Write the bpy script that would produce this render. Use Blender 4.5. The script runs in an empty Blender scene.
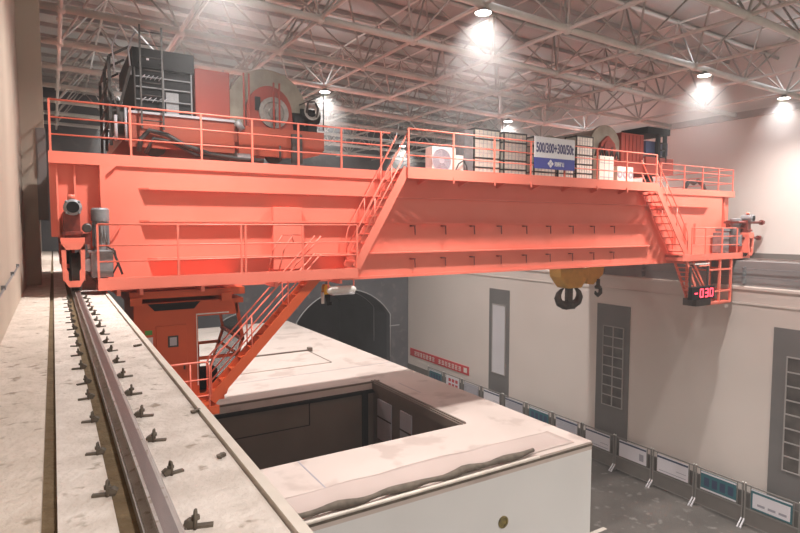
import bpy, math, random
from mathutils import Vector, Matrix
random.seed(7)
SC = bpy.context.scene
COL = SC.collection
PI = math.pi

# ------------------------------------------------------------------ camera, haze, exposure, lamp power
cam_d = bpy.data.cameras.new('camera')
cam = bpy.data.objects.new('camera', cam_d)
COL.objects.link(cam)
cam_d.sensor_fit = 'HORIZONTAL'
cam_d.sensor_width = 36.0
cam_d.lens = 570.0 / 800.0 * 36.0
cam_d.clip_start = 0.05
cam_d.clip_end = 300
cam.location = (0, 0, 12.9)
cam.rotation_euler = (math.radians(90 - 3.86), 0, math.radians(-31.3))
SC.camera = cam

world = bpy.data.worlds.new('world')
SC.world = world
world.use_nodes = True
wn = world.node_tree
wn.nodes['Background'].inputs[0].default_value = (0.75, 0.8, 0.9, 1)
wn.nodes['Background'].inputs[1].default_value = 0.05
vs = wn.nodes.new('ShaderNodeVolumeScatter')            # the dusty haze that hangs in the hall
vs.inputs['Color'].default_value = (1.0, 0.97, 0.96, 1)
vs.inputs['Density'].default_value = 0.0025
vs.inputs['Anisotropy'].default_value = 0.25
wn.links.new(vs.outputs[0], wn.nodes['World Output'].inputs['Volume'])

SC.view_settings.view_transform = 'Standard'
SC.view_settings.look = 'None'
SC.view_settings.gamma = 1.0
SC.view_settings.use_curve_mapping = False
SC.view_settings.exposure = 0.0

LAMP_POWER = 3300.0          # wide flood of each lamp
BEAM_POWER = 900.0          # bright core of the reflector
ROOF_FILL_POWER = 60.0          # point light added above each lamp to brighten the roof
LAMP_COLOR = (1.0, 0.945, 0.9)
BEAM_COLOR = (0.95, 0.97, 1.0)
LAMP_XS = (3.0, 9.85, 19.9, 25.5)
LAMP_YS = (-10.0, -3.0, 12.0, 22.2, 32.4)          # the first two rows hang behind the camera
DUST = 0.036                  # density of the dust hanging in the air just below each lamp

# ------------------------------------------------------------------ materials
def mat(name, col, rough=0.6, metal=0.0, col2=None, scale=3.0, lo=0.35, hi=0.7, bump=0.0, bscale=40.0, stretch=(1, 1, 1), detail=6.0,
        emit=0.0, trans=0.0, spec=0.5, third=None, tscale=12.0, tlo=0.6, thi=0.7):
    m = bpy.data.materials.new(name)
    m.use_nodes = True
    nt = m.node_tree
    b = nt.nodes['Principled BSDF']
    c = (*col, 1)
    b.inputs['Base Color'].default_value = c
    b.inputs['Roughness'].default_value = rough
    b.inputs['Metallic'].default_value = metal
    b.inputs['Specular IOR Level'].default_value = spec
    if trans:
        b.inputs['Transmission Weight'].default_value = trans
        b.inputs['IOR'].default_value = 1.1
    tc = nt.nodes.new('ShaderNodeTexCoord')
    mp = nt.nodes.new('ShaderNodeMapping')
    mp.inputs['Scale'].default_value = stretch
    nt.links.new(tc.outputs['Object'], mp.inputs[0])
    src = None
    if col2 is not None:
        n = nt.nodes.new('ShaderNodeTexNoise')
        n.inputs['Scale'].default_value = scale
        n.inputs['Detail'].default_value = detail
        nt.links.new(mp.outputs[0], n.inputs['Vector'])
        mr = nt.nodes.new('ShaderNodeMapRange')
        mr.inputs['From Min'].default_value = lo
        mr.inputs['From Max'].default_value = hi
        nt.links.new(n.outputs['Fac'], mr.inputs['Value'])
        mx = nt.nodes.new('ShaderNodeMix')
        mx.data_type = 'RGBA'
        mx.inputs['A'].default_value = c
        mx.inputs['B'].default_value = (*col2, 1)
        nt.links.new(mr.outputs[0], mx.inputs['Factor'])
        src = mx.outputs['Result']
        if third is not None:
            n2 = nt.nodes.new('ShaderNodeTexNoise')
            n2.inputs['Scale'].default_value = tscale
            n2.inputs['Detail'].default_value = 8
            nt.links.new(mp.outputs[0], n2.inputs['Vector'])
            mr2 = nt.nodes.new('ShaderNodeMapRange')
            mr2.inputs['From Min'].default_value = tlo
            mr2.inputs['From Max'].default_value = thi
            nt.links.new(n2.outputs['Fac'], mr2.inputs['Value'])
            mx2 = nt.nodes.new('ShaderNodeMix')
            mx2.data_type = 'RGBA'
            mx2.inputs['B'].default_value = (*third, 1)
            nt.links.new(mr2.outputs[0], mx2.inputs['Factor'])
            nt.links.new(src, mx2.inputs['A'])
            src = mx2.outputs['Result']
        nt.links.new(src, b.inputs['Base Color'])
    if bump:
        n3 = nt.nodes.new('ShaderNodeTexNoise')
        n3.inputs['Scale'].default_value = bscale
        n3.inputs['Detail'].default_value = 6
        nt.links.new(mp.outputs[0], n3.inputs['Vector'])
        bp = nt.nodes.new('ShaderNodeBump')
        bp.inputs['Strength'].default_value = bump
        bp.inputs['Distance'].default_value = 0.03
        nt.links.new(n3.outputs['Fac'], bp.inputs['Height'])
        nt.links.new(bp.outputs[0], b.inputs['Normal'])
    if emit:
        b.inputs['Emission Color'].default_value = c
        b.inputs['Emission Strength'].default_value = emit
    return m

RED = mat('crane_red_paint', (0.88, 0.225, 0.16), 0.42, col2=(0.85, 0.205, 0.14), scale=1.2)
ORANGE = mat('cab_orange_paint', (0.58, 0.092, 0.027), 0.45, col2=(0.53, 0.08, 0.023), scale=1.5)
RAILRED = mat('handrail_red_paint', (0.86, 0.215, 0.15), 0.45, col2=(0.8, 0.19, 0.13), scale=6)
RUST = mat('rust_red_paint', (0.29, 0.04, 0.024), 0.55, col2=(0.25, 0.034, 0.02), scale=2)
DARKRED = mat('oily_red_paint', (0.22, 0.03, 0.02), 0.5, col2=(0.12, 0.02, 0.015), scale=9)
BLACK = mat('black_paint', (0.009, 0.009, 0.010), 0.6, col2=(0.014, 0.014, 0.015), scale=4, spec=0.2)
TROLLEYSHADE = mat('trolley_orange_shaded', (0.31, 0.058, 0.028), 0.5, col2=(0.26, 0.048, 0.024), scale=1.5)  # orange darkened: the shade on the trolley's front is put into the colour
DARK = mat('dark_steel', (0.045, 0.042, 0.04), 0.5, 0.3, col2=(0.07, 0.06, 0.055), scale=8)
GREYMETAL = mat('grey_painted_metal', (0.2, 0.205, 0.215), 0.5, 0.2, col2=(0.27, 0.27, 0.275), scale=7)
STEEL = mat('bare_steel', (0.45, 0.43, 0.41), 0.35, 0.8, col2=(0.3, 0.28, 0.26), scale=10)
DRUM = mat('greased_drum_steel', (0.36, 0.325, 0.265), 0.38, 0.45, col2=(0.25, 0.22, 0.175), scale=3, stretch=(1, 12, 1))
TRUSSP = mat('roof_pipe_paint', (0.64, 0.625, 0.595), 0.55, col2=(0.56, 0.545, 0.52), scale=2)
WEBSHADE = mat('roof_web_shaded', (0.44, 0.41, 0.385), 0.55, col2=(0.36, 0.335, 0.315), scale=2)  # darker than the chords: the diagonals' weaker light is put into the colour
DECK = mat('roof_deck', (0.48, 0.49, 0.475), 0.7, col2=(0.41, 0.42, 0.405), scale=0.6)
PURLIN = mat('purlin_paint', (0.4, 0.37, 0.35), 0.6, col2=(0.33, 0.3, 0.29), scale=2)
WALLR = mat('beige_wall_panel', (0.68, 0.605, 0.555), 0.6, col2=(0.64, 0.57, 0.52), scale=0.35)
WALLU = mat('pale_upper_wall', (0.66, 0.6, 0.56), 0.6, col2=(0.62, 0.565, 0.53), scale=0.3)
WALLL = mat('left_wall_plaster', (0.52, 0.45, 0.37), 0.7, col2=(0.44, 0.37, 0.3), scale=0.7, stretch=(1, 1, 0.25))
WALLG = mat('dark_grey_wall', (0.105, 0.105, 0.113), 0.7, col2=(0.07, 0.07, 0.077), scale=0.5, third=(0.15, 0.143, 0.14), tscale=1.4, tlo=0.55, thi=0.7)
GREYBAND = mat('grey_window_surround', (0.15, 0.142, 0.138), 0.6, col2=(0.17, 0.16, 0.155), scale=1.0)
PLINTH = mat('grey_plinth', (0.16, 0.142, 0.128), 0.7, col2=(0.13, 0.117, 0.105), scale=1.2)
BEAMG = mat('grey_runway_beam', (0.27, 0.255, 0.25), 0.7, col2=(0.22, 0.21, 0.205), scale=0.8)
FLOORM = mat('hall_concrete_floor', (0.14, 0.125, 0.112), 0.5, col2=(0.085, 0.076, 0.069), scale=0.55, third=(0.28, 0.26, 0.24), tscale=2.2, tlo=0.58, thi=0.75)
DUSTY = mat('dusty_concrete', (0.72, 0.645, 0.59), 0.85, col2=(0.6, 0.525, 0.47), scale=3.5, lo=0.4, hi=0.62, bump=0.5, bscale=22, third=(0.33, 0.265, 0.21), tscale=8, tlo=0.62, thi=0.72)
ROUGH = mat('rough_dusty_concrete', (0.66, 0.57, 0.5), 0.9, col2=(0.53, 0.45, 0.38), scale=3.0, bump=0.9, bscale=13, third=(0.3, 0.235, 0.18), tscale=7, tlo=0.6, thi=0.7)
DIRT = mat('brown_dirt', (0.135, 0.088, 0.042), 0.95, col2=(0.19, 0.13, 0.07), scale=7, bump=0.8, bscale=25)
CURB = mat('pale_curb', (0.7, 0.63, 0.56), 0.7, col2=(0.62, 0.55, 0.48), scale=5)
ROOFTOP = mat('pale_dusty_rooftop', (0.57, 0.485, 0.44), 0.85, col2=(0.52, 0.44, 0.395), scale=0.6, third=(0.45, 0.37, 0.33), tscale=0.9, tlo=0.56, thi=0.64)
SHEET = mat('pink_dust_sheet', (0.47, 0.385, 0.35), 0.85, col2=(0.43, 0.35, 0.315), scale=0.8)
WHITEW = mat('white_panel_wall', (0.72, 0.715, 0.7), 0.6, col2=(0.68, 0.675, 0.66), scale=0.6)
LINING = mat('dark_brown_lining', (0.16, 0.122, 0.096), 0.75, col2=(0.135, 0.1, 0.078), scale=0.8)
TARP = mat('grey_brown_tarpaulin', (0.15, 0.122, 0.095), 0.85, col2=(0.085, 0.068, 0.052), scale=5, bump=0.6, bscale=9)
RAILSIDE = mat('rail_steel_dusty', (0.36, 0.33, 0.31), 0.5, 0.5, col2=(0.28, 0.25, 0.23), scale=6, third=(0.18, 0.14, 0.11), tscale=14, tlo=0.6, thi=0.7)
RAILTOP = mat('rail_running_band', (0.1, 0.076, 0.071), 0.42, 0.3, col2=(0.13, 0.095, 0.088), scale=5, stretch=(6, 1, 1))
CLIPM = mat('dirty_clip_steel', (0.1, 0.08, 0.06), 0.7, 0.4, col2=(0.17, 0.14, 0.11), scale=18)
WHITE = mat('white_enamel', (0.78, 0.76, 0.72), 0.45, col2=(0.74, 0.72, 0.68), scale=3)
CREAM = mat('cream_box_panel', (0.72, 0.67, 0.58), 0.55, col2=(0.66, 0.61, 0.53), scale=3)
YELLOW = mat('yellow_hook_paint', (0.62, 0.36, 0.075), 0.5, col2=(0.5, 0.29, 0.06), scale=3)
HOOKM = mat('dark_hook_steel', (0.055, 0.05, 0.045), 0.5, 0.4, col2=(0.08, 0.07, 0.06), scale=6)
ROPE = mat('wire_rope', (0.14, 0.13, 0.12), 0.5, 0.6)
BLUE = mat('sign_blue', (0.05, 0.06, 0.32), 0.5)
SIGNW = mat('sign_white', (0.72, 0.7, 0.71), 0.5)
INK = mat('sign_dark_lettering', (0.06, 0.055, 0.16), 0.5)
LED = mat('led_red', (1.0, 0.06, 0.1), 0.4, emit=2.6)
BANNER = mat('red_banner_cloth', (0.55, 0.035, 0.04), 0.7, col2=(0.48, 0.03, 0.035), scale=2)
LETTER = mat('pale_lettering', (0.75, 0.68, 0.62), 0.6)
PAPER = mat('poster_white', (0.66, 0.63, 0.66), 0.6)
PAPERG = mat('poster_grey', (0.42, 0.41, 0.44), 0.6)
TEAL = mat('poster_teal', (0.028, 0.125, 0.15), 0.5)
NAVY = mat('poster_navy', (0.03, 0.045, 0.1), 0.5)
PRINT = mat('poster_print_grey', (0.3, 0.29, 0.33), 0.6)
PALEPANE = mat('pale_window_blind', (0.62, 0.6, 0.62), 0.5, col2=(0.58, 0.56, 0.58), scale=1)
DARKGLASS = mat('dark_window_glass', (0.06, 0.053, 0.05), 0.25, col2=(0.13, 0.115, 0.105), scale=1.5)
MUNTIN = mat('grey_window_bar', (0.34, 0.315, 0.3), 0.5)
BARRIERM = mat('barrier_grey_paint', (0.2, 0.185, 0.17), 0.5)
GLASS = mat('clear_glass', (0.86, 0.9, 0.9), 0.03, trans=1.0)
GREEN = mat('green_sticker', (0.1, 0.3, 0.05), 0.5)
DUSTM = bpy.data.materials.new('dusty_air')
DUSTM.use_nodes = True
dn = DUSTM.node_tree
dn.nodes.remove(dn.nodes['Principled BSDF'])
dv = dn.nodes.new('ShaderNodeVolumeScatter')
dg = dn.nodes.new('ShaderNodeTexCoord')
dx = dn.nodes.new('ShaderNodeSeparateXYZ'); dn.links.new(dg.outputs['Generated'], dx.inputs[0])
def dmath(op, a, b):
    n = dn.nodes.new('ShaderNodeMath'); n.operation = op; n.use_clamp = op == 'SUBTRACT'
    for k, q in enumerate((a, b)):
        if isinstance(q, (int, float)): n.inputs[k].default_value = q
        else: dn.links.new(q, n.inputs[k])
    return n.outputs[0]
rx = dmath('MULTIPLY_ADD', dx.outputs[0], 2.0); rx.node.inputs[2].default_value = -1.0
ry = dmath('MULTIPLY_ADD', dx.outputs[1], 2.0); ry.node.inputs[2].default_value = -1.0
rr = dmath('ADD', dmath('MULTIPLY', rx, rx), dmath('MULTIPLY', ry, ry))
fall = dmath('POWER', dmath('SUBTRACT', 1.0, rr), 1.5)
vert = dmath('POWER', dx.outputs[2], 0.9)
dn.links.new(dmath('MULTIPLY', dmath('MULTIPLY', fall, vert), DUST), dv.inputs['Density'])
dv.inputs['Anisotropy'].default_value = 0.1
dn.links.new(dv.outputs[0], dn.nodes['Material Output'].inputs['Volume'])
LENS = mat('lamp_lens', (1.0, 0.97, 0.93), 0.3, emit=14.0)
HOSE = mat('black_hose', (0.03, 0.028, 0.027), 0.5)
ARCHL = mat('pale_arch_tube', (0.42, 0.42, 0.42), 0.5)
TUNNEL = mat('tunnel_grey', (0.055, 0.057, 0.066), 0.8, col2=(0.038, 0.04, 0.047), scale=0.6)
NAVYBOX = mat('navy_cabinet', (0.05, 0.065, 0.14), 0.5)

# ------------------------------------------------------------------ mesh building
class MB:
    def __init__(s):
        s.v = []; s.f = []; s.sm = []; s.mi = []; s.cur = 0
    def _add(s, vs, fs, smooth=False):
        o = len(s.v)
        s.v += [tuple(p) for p in vs]
        for f in fs:
            s.f.append(tuple(o + i for i in f)); s.sm.append(smooth); s.mi.append(s.cur)
        return s
    def box(s, x0, x1, y0, y1, z0, z1):
        if x0 > x1: x0, x1 = x1, x0
        if y0 > y1: y0, y1 = y1, y0
        if z0 > z1: z0, z1 = z1, z0
        vs = [(x0, y0, z0), (x1, y0, z0), (x1, y1, z0), (x0, y1, z0), (x0, y0, z1), (x1, y0, z1), (x1, y1, z1), (x0, y1, z1)]
        return s._add(vs, [(0, 3, 2, 1), (4, 5, 6, 7), (0, 1, 5, 4), (1, 2, 6, 5), (2, 3, 7, 6), (3, 0, 4, 7)])
    def bar(s, p, q, w, h, up=(0, 0, 1)):
        """rectangular bar from p to q; w sideways, h along up"""
        p, q = Vector(p), Vector(q)
        d = (q - p).normalized()
        side = d.cross(Vector(up))
        if side.length < 1e-5: side = Vector((1, 0, 0))
        side.normalize()
        u = side.cross(d)
        a, b = side * w / 2, u * h / 2
        vs = [p - a - b, p + a - b, p + a + b, p - a + b, q - a - b, q + a - b, q + a + b, q - a + b]
        return s._add(vs, [(0, 1, 2, 3), (7, 6, 5, 4), (0, 4, 5, 1), (1, 5, 6, 2), (2, 6, 7, 3), (3, 7, 4, 0)])
    def tube(s, p, q, r, n=8, r2=None, cap=True):
        p, q = Vector(p), Vector(q)
        r2 = r if r2 is None else r2
        d = (q - p).normalized()
        a = d.orthogonal().normalized(); b = d.cross(a)
        vs = []
        for c, rr in ((p, r), (q, r2)):
            for i in range(n):
                t = 2 * PI * i / n
                vs.append(c + (a * math.cos(t) + b * math.sin(t)) * rr)
        s._add(vs, [(i, (i + 1) % n, n + (i + 1) % n, n + i) for i in range(n)], True)
        if cap:
            o = len(s.v) - 2 * n
            s.f.append(tuple(o + i for i in reversed(range(n)))); s.sm.append(False); s.mi.append(s.cur)
            s.f.append(tuple(o + n + i for i in range(n))); s.sm.append(False); s.mi.append(s.cur)
        return s
    def path(s, pts, r, n=8, rad=None):
        """swept tube along a polyline"""
        pts = [Vector(p) for p in pts]
        vs = []; m = len(pts)
        ref = None
        for i, p in enumerate(pts):
            d = (pts[min(i + 1, m - 1)] - pts[max(i - 1, 0)]).normalized()
            if ref is None: ref = d.orthogonal().normalized()
            a = (ref - d * ref.dot(d))
            a = a.normalized() if a.length > 1e-5 else d.orthogonal().normalized()
            ref = a; b = d.cross(a)
            rr = rad[i] if rad else r
            for k in range(n):
                t = 2 * PI * k / n
                vs.append(p + (a * math.cos(t) + b * math.sin(t)) * rr)
        fs = [(i * n + k, i * n + (k + 1) % n, (i + 1) * n + (k + 1) % n, (i + 1) * n + k) for i in range(m - 1) for k in range(n)]
        s._add(vs, fs, True)
        o = len(s.v) - len(vs)
        s.f.append(tuple(o + k for k in reversed(range(n)))); s.sm.append(False); s.mi.append(s.cur)
        s.f.append(tuple(o + (m - 1) * n + k for k in range(n))); s.sm.append(False); s.mi.append(s.cur)
        return s
    def lathe(s, c, axis, prof, n=24):
        """prof: list of (distance along axis, radius)"""
        c, d = Vector(c), Vector(axis).normalized()
        a = d.orthogonal().normalized(); b = d.cross(a)
        for (t0, r0), (t1, r1) in zip(prof, prof[1:]):
            vs = []
            for tt, rr in ((t0, r0), (t1, r1)):
                for i in range(n):
                    t = 2 * PI * i / n
                    vs.append(c + d * tt + (a * math.cos(t) + b * math.sin(t)) * max(rr, 1e-4))
            s._add(vs, [(i, (i + 1) % n, n + (i + 1) % n, n + i) for i in range(n)], abs(t1 - t0) > 1e-6)
        return s
    def prism(s, pts, axis, a0, a1):
        """polygon extruded along an axis: pts are the two other coordinates in xyz order"""
        def P(p, a):
            return {'X': (a, p[0], p[1]), 'Y': (p[0], a, p[1]), 'Z': (p[0], p[1], a)}[axis]
        n = len(pts)
        vs = [P(p, a0) for p in pts] + [P(p, a1) for p in pts]
        fs = [(i, (i + 1) % n, n + (i + 1) % n, n + i) for i in range(n)]
        return s._add(vs, fs + [tuple(reversed(range(n))), tuple(range(n, 2 * n))])
    def ball(s, c, r, n=10, m=6):
        prof = [(-r * math.cos(PI * i / m), r * math.sin(PI * i / m)) for i in range(m + 1)]
        return s.lathe(c, (0, 0, 1), prof, n)
    def build(s, name, mats, parent=None, bevel=0.0):
        me = bpy.data.meshes.new(name)
        off = Vector((0, 0, 0))
        p = parent
        while p is not None:
            off = off + p.location; p = p.parent
        me.from_pydata([tuple(Vector(v) - off) for v in s.v], [], s.f)
        if not isinstance(mats, (list, tuple)): mats = [mats]
        for m in mats: me.materials.append(m)
        me.polygons.foreach_set('use_smooth', s.sm)
        me.polygons.foreach_set('material_index', s.mi)
        import bmesh
        bm = bmesh.new(); bm.from_mesh(me)
        bmesh.ops.recalc_face_normals(bm, faces=bm.faces)
        bm.to_mesh(me); bm.free()
        o = bpy.data.objects.new(name, me)
        COL.objects.link(o)
        if parent: o.parent = parent
        if bevel:
            b = o.modifiers.new('bevel', 'BEVEL')
            b.width = bevel; b.segments = 2; b.limit_method = 'ANGLE'
        return o

def tag(o, label, cat, group=None, kind=None):
    if label: o['label'] = label
    if cat: o['category'] = cat
    if group: o['group'] = group
    if kind: o['kind'] = kind
    return o

def thing(name, loc, label, cat, group=None):
    o = bpy.data.objects.new(name, None)
    COL.objects.link(o)
    o.location = loc
    o.empty_display_size = 0.2
    return tag(o, label, cat, group)

def struct(name, mb, m, parent=None):
    o = mb.build(name, m, parent)
    o['kind'] = 'structure'
    return o

def copy_tree(o, parent=None):
    c = o.copy(); COL.objects.link(c)
    if parent: c.parent = parent
    for ch in list(o.children): copy_tree(ch, c)
    return c

def text_mesh(txt, name, m, size, org, parent, width=None, normal='-Y', ext=0.004, bold=0.0):
    cu = bpy.data.curves.new(name, 'FONT')
    cu.body = txt; cu.size = size; cu.extrude = ext; cu.offset = bold; cu.resolution_u = 3
    t = bpy.data.objects.new(name, cu)
    COL.objects.link(t)
    bpy.context.view_layer.update()
    me = bpy.data.meshes.new_from_object(t.evaluated_get(bpy.context.evaluated_depsgraph_get()))
    COL.objects.unlink(t); bpy.data.objects.remove(t)
    xs = [v.co.x for v in me.vertices] or [0, 1]
    k = width / (max(xs) - min(xs)) if width else 1.0
    x0 = min(xs)
    off = Vector((0, 0, 0)); p = parent
    while p is not None:
        off = off + p.location; p = p.parent
    for v in me.vertices:
        x, y, z = (v.co.x - x0) * k, v.co.y, v.co.z
        if normal == '-Y': w = Vector(org) + Vector((x, -z, y))
        else: w = Vector(org) + Vector((-z, -x, y))          # faces -X, reads towards -Y
        v.co = w - off
    me.materials.clear(); me.materials.append(m)
    o = bpy.data.objects.new(name, me); COL.objects.link(o); o.parent = parent
    return o

# ------------------------------------------------------------------ the hall (structure)
ZR = 11.45                                   # top of the runway ledges
def roof_z(x): return 18.75 - 0.025 * (x - 10.0)

m = MB().box(-1.2, 30, -14, 52, -0.3, 0.0); struct('floor', m, FLOORM)
m = MB().box(18.6, 19.9, 15.6, 15.8, 0.0, 0.004); struct('trim_1', m, CURB)            # painted floor line
# left: runway wall and the ledge slabs on it
m = MB().box(-1.2, 1.0, -14, 41.4, 0.0, 11.28); struct('wall_left_lower', m, BEAMG)
m = MB().box(-0.6, 0.93, -14, 41.4, 11.28, 11.41); struct('floor_trench', m, DIRT)
m = MB().box(-0.6, -0.1, -14, 41.4, 11.41, 11.47); struct('floor_ledge_outer', m, ROUGH)
m = MB().box(-0.03, 0.222, -14, 41.4, 11.41, ZR); struct('floor_ledge_middle', m, DUSTY)
m = MB().box(0.487, 0.925, -14, 41.4, 11.41, ZR - 0.005); struct('floor_ledge_inner', m, DUSTY)
m = MB().box(0.94, 1.0, -14, 41.4, 11.30, ZR + 0.02); struct('trim_curb', m, CURB)
m = MB().box(-1.2, -0.6, -14, 41.4, 11.28, 21.8)
struct('wall_left', m, WALLL)
m = MB().box(-0.6, -0.29, 17.0, 18.3, 11.47, 15.4); m.box(-0.6, -0.1, 17.0, 18.3, 15.4, 21.5); struct('wall_left_pilaster', m, WALLL)
m = MB().box(-0.29, -0.07, 17.0, 17.4, 13.1, 15.4); struct('wall_left_pilaster_corbel', m, BEAMG)
# right: lower panelled wall, runway beam, set-back upper wall
m = MB().box(26.0, 29.0, -14, 52, 0.0, 10.35); struct('wall_right_lower', m, WALLR)
m = MB().box(25.9, 26.0, -14, 41.4, 10.2, 10.32); m.box(25.94, 26.0, -14, 41.4, 9.55, 9.62); struct('trim_cornice', m, WALLR)
m = MB().box(26.02, 29.0, -14, 52, 10.35, ZR); struct('wall_right_runway_beam', m, BEAMG)
m = MB().box(28.4, 29.2, -14, 52, ZR, 21.5); struct('wall_right', m, WALLU)
m = MB().box(28.32, 28.4, -14, 41.4, ZR, 11.72); struct('trim_wall_foot_shadow', m, PLINTH)  # dark strip standing for the shadow line where upper wall meets ledge
m = MB().box(28.2, 28.4, -14, 41.4, 18.12, 18.42); struct('trim_eave', m, PURLIN)
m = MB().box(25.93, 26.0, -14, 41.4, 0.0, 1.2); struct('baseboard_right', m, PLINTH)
# far wall with the vaulted tunnel opening
AX0, AX1, ASP, ATOP = 15.8, 24.18, 5.6, 7.95
def arch_pts(x0, x1, zs, zt, n=20):
    c = (x0 + x1) / 2; a = (x1 - x0) / 2; h = zt - zs
    R_ = (a * a + h * h) / (2 * h); t0 = math.asin(a / R_)
    return [(c + R_ * math.sin(t0 * (2 * i / n - 1)), zt - R_ + R_ * math.cos(t0 * (2 * i / n - 1))) for i in range(n + 1)]
ap = arch_pts(AX0, AX1, ASP, ATOP)
m = MB()
m.box(-1.2, AX0, 41.4, 42.0, 0, 21.5); m.box(AX1, 30, 41.4, 42.0, 0, 21.5)
m.prism([(AX0, 0), (AX0, 0)] and [*ap, (AX1, 21.5), (AX0, 21.5)], 'Y', 41.4, 42.0)
struct('wall_far', m, WALLG)
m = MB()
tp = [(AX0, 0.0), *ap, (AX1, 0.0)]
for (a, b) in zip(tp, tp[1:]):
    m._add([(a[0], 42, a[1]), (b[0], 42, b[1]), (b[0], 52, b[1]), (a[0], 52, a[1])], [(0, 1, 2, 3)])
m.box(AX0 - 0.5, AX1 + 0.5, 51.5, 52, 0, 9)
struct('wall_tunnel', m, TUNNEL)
m = MB().path([(p[0], 41.36, p[1]) for p in [(AX0, 2.0), *ap, (AX1, 2.0)]], 0.045, 6)
struct('trim_arch', m, ARCHL)
ap2 = arch_pts(AX0 + 0.9, AX1 - 0.35, ASP + 0.4, ATOP - 0.25)
m = MB().path([(p[0], 43.6, p[1]) for p in [(AX0 + 0.9, 3.0), *ap2, (AX1 - 0.35, 3.0)]], 0.03, 6)
struct('trim_inner_arch', m, ARCHL)
m = MB().box(AX1 - 0.06, AX1 + 0.9, 41.34, 41.4, 4.6, 4.66);
struct('trim_tunnel_posts', m, ARCHL)
m = MB().box(-1.2, 30, -14.4, -14, 0, 21.5); struct('wall_back', m, WALLL)
# roof deck and purlins
m = MB()
xs = [-1.3 + i * 0.6 for i in range(53)]
def deck_z(x): return roof_z(x) + 2.75
m.prism([(-1.3, deck_z(-1.3)), (30, deck_z(30)), (30, deck_z(30) + 0.4), (-1.3, deck_z(-1.3) + 0.4)], 'Y', -14.4, 42)
struct('ceiling', m, DECK)
m = MB()
y = 4.0
while y < 41.2:
    m.bar((-0.6, y, deck_z(-0.6) - 0.09), (28.4, y, deck_z(28.4) - 0.09), 0.08, 0.16); y += 1.7
struct('trim_purlins', m, PURLIN)

# windows of the right wall
def grid_window(idx, y0, y1, gy0, gy1, z0, z1, rows, glassm, zb=1.2, ztop=8.72):
    m = MB()
    m.box(25.96, 26.0, y0, y1, zb, ztop)
    w = struct('window_%d' % idx, m, GREYBAND)
    m = MB().box(25.93, 25.958, gy0, gy1, z0, z1); struct('window_pane', m, glassm, w)
    m = MB()
    t = 0.05
    m.box(25.9, 25.959, gy0 - t, gy0, z0 - t, z1 + t); m.box(25.9, 25.959, gy1, gy1 + t, z0 - t, z1 + t)
    m.box(25.9, 25.959, gy0, gy1, z0 - t, z0); m.box(25.9, 25.959, gy0, gy1, z1, z1 + t)
    if rows:
        c = (gy0 + gy1) / 2
        m.box(25.905, 25.93, c - 0.035, c + 0.035, z0, z1)
        for i in range(1, rows):
            z = z0 + (z1 - z0) * i / rows
            m.box(25.91, 25.93, gy0, gy1, z - 0.03, z + 0.03)
    struct('window_frame', m, MUNTIN, w)
grid_window(1, 28.6, 30.65, 28.97, 30.25, 2.9, 7.62, 0, PALEPANE)
grid_window(2, 19.25, 21.38, 19.62, 20.88, 3.15, 7.5, 8, DARKGLASS)
grid_window(3, 10.05, 12.2, 10.35, 11.6, 2.76, 7.52, 8, DARKGLASS)

# cable conduit along the left wall
m = MB().tube((-0.57, 4.0, 11.98), (-0.57, 12.95, 12.2), 0.014, 8)
for y in (5, 7, 9, 11, 12.6): m.box(-0.6, -0.55, y - 0.02, y + 0.02, 11.97 + (y - 4) * 0.0246, 12.03 + (y - 4) * 0.0246)
tag(m.build('wall_conduit', GREYMETAL), 'thin grey conduit pipe running along the left wall above the ledge', 'pipe')

# ------------------------------------------------------------------ roof trusses
XN = [0.4 + 3.15 * i for i in range(9)]
ord_ = ['nearest', 'second', 'third', 'fourth', 'fifth', 'sixth', 'seventh', 'eighth', 'ninth', 'tenth', 'farthest']
def make_truss(full=True):
    root = thing('roof_truss', (0, 0, 0), 'x', 'roof truss', 'pipe trusses under the roof')
    m = MB().tube((-0.6, 0, roof_z(-0.6)), (28.4, 0, roof_z(28.4)), 0.105, 10)
    for x in XN: m.ball((x, 0, roof_z(x)), 0.16, 10, 6)
    m.build('lower_chord', TRUSSP, root)
    XU = [x + 1.575 for x in XN[:-1]]
    m = MB().tube((XU[0] - 1.57, 1.7, roof_z(XU[0] - 1.57) + 2.3), (28.4, 1.7, roof_z(28.4) + 2.3), 0.07, 8)
    for x in XU: m.ball((x, 1.7, roof_z(x) + 2.3), 0.12, 8, 6)
    m.build('upper_chord', TRUSSP, root)
    m = MB()
    for i, x in enumerate(XN):
        for sx in (-1, 1):
            for dy in (-1.7, 1.7):
                xu = x + 1.575 * sx
                if -0.3 < xu < 27.4:
                    m.tube((x, 0, roof_z(x)), (xu, dy, roof_z(xu) + 2.3), 0.036, 6, cap=False)
    m.build('web_diagonals', WEBSHADE, root)
    for x in XN:
        MB().tube((x, 0, roof_z(x)), (x, 3.4 if full else 2.2, roof_z(x)), 0.06, 8, cap=False).build('lower_tie', TRUSSP, root)
    for x in XU:
        MB().tube((x, 1.7, roof_z(x) + 2.3), (x, 5.1 if full else 2.2, roof_z(x) + 2.3), 0.045, 6, cap=False).build('upper_tie', TRUSSP, root)
    return root
tr = make_truss()
for i in range(11):
    o = tr if i == 0 else make_truss(False) if i == 10 else copy_tree(tr)     # the farthest row ties into the end wall
    o.location.y = 5.2 + 3.4 * i
    o['label'] = 'pale pipe roof truss crossing the hall, %s row counted from the camera' % ord_[i]
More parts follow.
